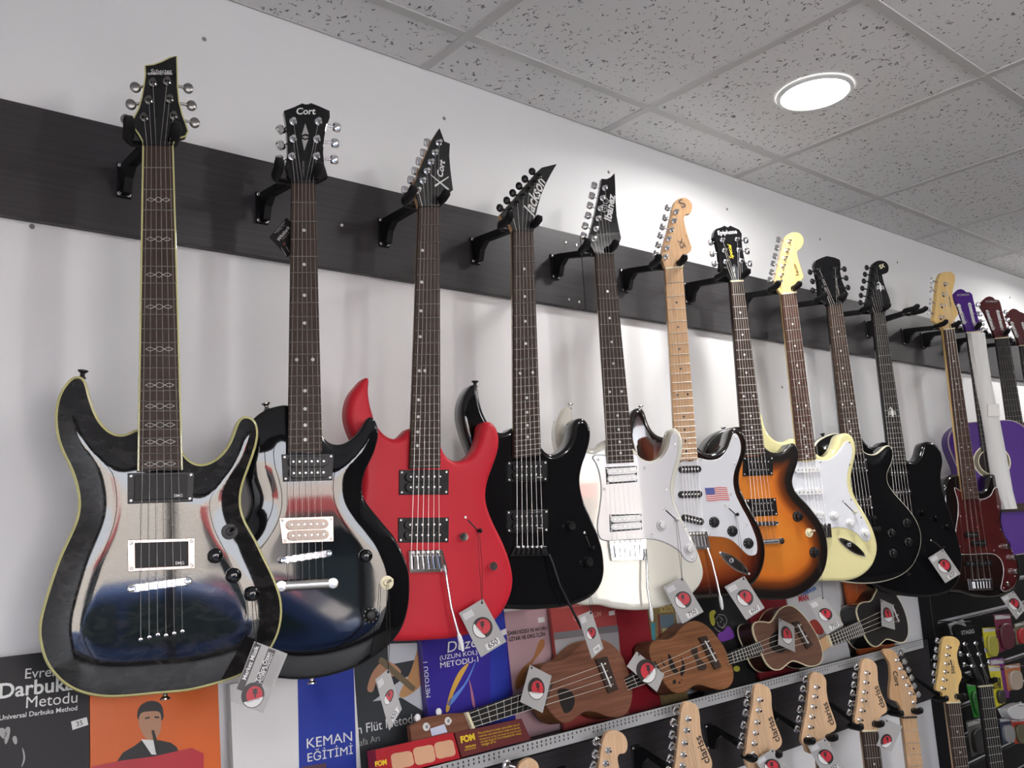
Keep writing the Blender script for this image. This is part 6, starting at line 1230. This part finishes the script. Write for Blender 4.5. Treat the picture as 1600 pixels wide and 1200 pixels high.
price_tag(L2, C4L((210, 1000), (365, 905), (500, 1120), (340, 1215)), 'price tag on the second nearest lettered headstock of the lower row', '450', off=-0.02)
price_tag(L3, C4L((650, 885), (800, 815), (952, 1062), (790, 1140)), 'price tag on the third lettered headstock of the lower row', '450', off=-0.02)
price_tag(L4, C4L((1300, 655), (1440, 720), (1350, 930), (1225, 880)), 'silver shop tag beside the farthest lettered headstock of the lower row', None, off=-0.012, rr=0.33, u=(0.45, 0.72), style=2, rot=1.9)

# ------------------------------------------------------------------ accessory packs on the slat panel
def pack(label, P, m, y=-0.09, th=0.012, inner=None, im=None, txt=None, tm=INK_K):
    f = Frame(on_y(P[0], y), 0); o = f.root('accessory_pack'); tag(o, label, 'accessory pack', 'accessory packs on the slat panel'); q = f.LL(P)
    cd = mesh('card', *plate_vf(np.array(q), 0, 0.002, 0.0002), m, o)
    a, b2 = inner or ((0.15, 0.35), (0.85, 0.9)); Q = [bil(q, *p) for p in ((a[0], a[1]), (b2[0], a[1]), (b2[0], b2[1]), (a[0], b2[1]))]
    f.lplate('blister', smooth_closed(Q, 0.006, 2), -th, 0.0005, im or mat('clear grey blister', (0.25, 0.25, 0.25), 0.15), cd, ch=0.003)
    f.lplate('header', [bil(q, *p) for p in ((0.05, 0.03), (0.95, 0.03), (0.95, 0.14), (0.05, 0.14))], -0.0006, 0, mat('white header', (0.5, 0.5, 0.5), 0.4), cd, ch=0.0001)
    if txt: f.ltext(txt, bil(q, 0.1, 0.3), bil(q, 0.9, 0.3), -0.0008, tm, cd, bold=0.03, hs=1.3)
    h = bil(q, 0.5, 0.06); mesh('hook', *tube([(h[0], -0.05, h[1]+.004), (h[0], 0.0, h[1]+.003), (h[0], -y-0.018 if False else (-0.018-f.P0[1]), h[1])], 0.002, 6), STEEL, o)
    return f
pack('yellow accessory pack hanging right of the black headstock', C17((300, 325), (380, 320), (395, 500), (325, 515)), mat('yellow card', (0.55, 0.50, 0.03), 0.4), im=mat('dark yellow blister', (0.35, 0.33, 0.05), 0.3))
pack('maroon accessory pack under the bass guitar', C17((370, 240), (475, 235), (500, 440), (410, 480)), mat('maroon card', (0.16, 0.02, 0.05), 0.4), im=mat('maroon blister', (0.10, 0.015, 0.03), 0.3))
pack('pack with red and green shapes at the right edge', C17((500, 300), (565, 280), (575, 420), (515, 430)), mat('olive card', (0.12, 0.13, 0.08), 0.4), im=mat('red blister', (0.40, 0.03, 0.03), 0.3))
pack('purple accessory pack behind the yellow lettered one', C17((345, 520), (430, 510), (468, 760), (380, 780)), mat('magenta card', (0.20, 0.015, 0.22), 0.4), y=-0.075, im=mat('violet blister', (0.14, 0.02, 0.16), 0.3))
pk = pack('yellow pack with black GITAR lettering beside the dark neck', C17((335, 560), (408, 560), (445, 792), (388, 822)), MATS['yellow card'], y=-0.10, inner=((0.25, 0.65), (0.8, 0.92)), im=mat('black blister', (0.03, 0.03, 0.02), 0.3))
q = pk.LL(C17((362, 690), (420, 690))); pk.text('GİTAR', C17((356, 705))[0], C17((422, 700))[0], -0.001, INK_K, bold=0.03, hs=1.8)
pack('green accessory pack between the two lower necks', C17((195, 650), (268, 655), (298, 880), (250, 885)), mat('green card', (0.03, 0.28, 0.03), 0.4), y=-0.08, im=mat('dark green blister', (0.02, 0.14, 0.02), 0.3))
pack('orange and white boxed pack with a white hook tab', C17((435, 560), (535, 545), (548, 700), (460, 720)), mat('orange card', (0.42, 0.14, 0.05), 0.4), im=mat('beige blister', (0.40, 0.33, 0.26), 0.3))
pack('red pack with a dark round picture near the bottom right corner', C17((475, 890), (570, 885), (580, 1045), (505, 1048)), mat('red card', (0.40, 0.04, 0.02), 0.4), im=mat('olive blister', (0.10, 0.09, 0.05), 0.3))
pack('grey card pack with a dark picture between the lower necks', C17((200, 915), (300, 880), (332, 1080), (238, 1130)), mat('grey card', (0.13, 0.125, 0.115), 0.4), im=mat('dark picture', (0.03, 0.03, 0.03), 0.3))
pack('clear plastic bag crumpled above the red pack', C17((395, 830), (545, 785), (556, 870), (425, 885)), mat('milky plastic', (0.45, 0.45, 0.46), 0.3), im=mat('white plastic fold', (0.55, 0.55, 0.55), 0.2), inner=((0.05, 0.15), (0.9, 0.95)), th=0.03)
pack('clear plastic packet behind the black headstock', C17((85, 300), (180, 270), (205, 335), (108, 370)), mat('cloudy plastic', (0.22, 0.22, 0.22), 0.3))
pack('dark blue pack below the clear plastic bag', C17((405, 890), (475, 885), (500, 1030), (430, 1050)), mat('navy card', (0.03, 0.04, 0.08), 0.4))
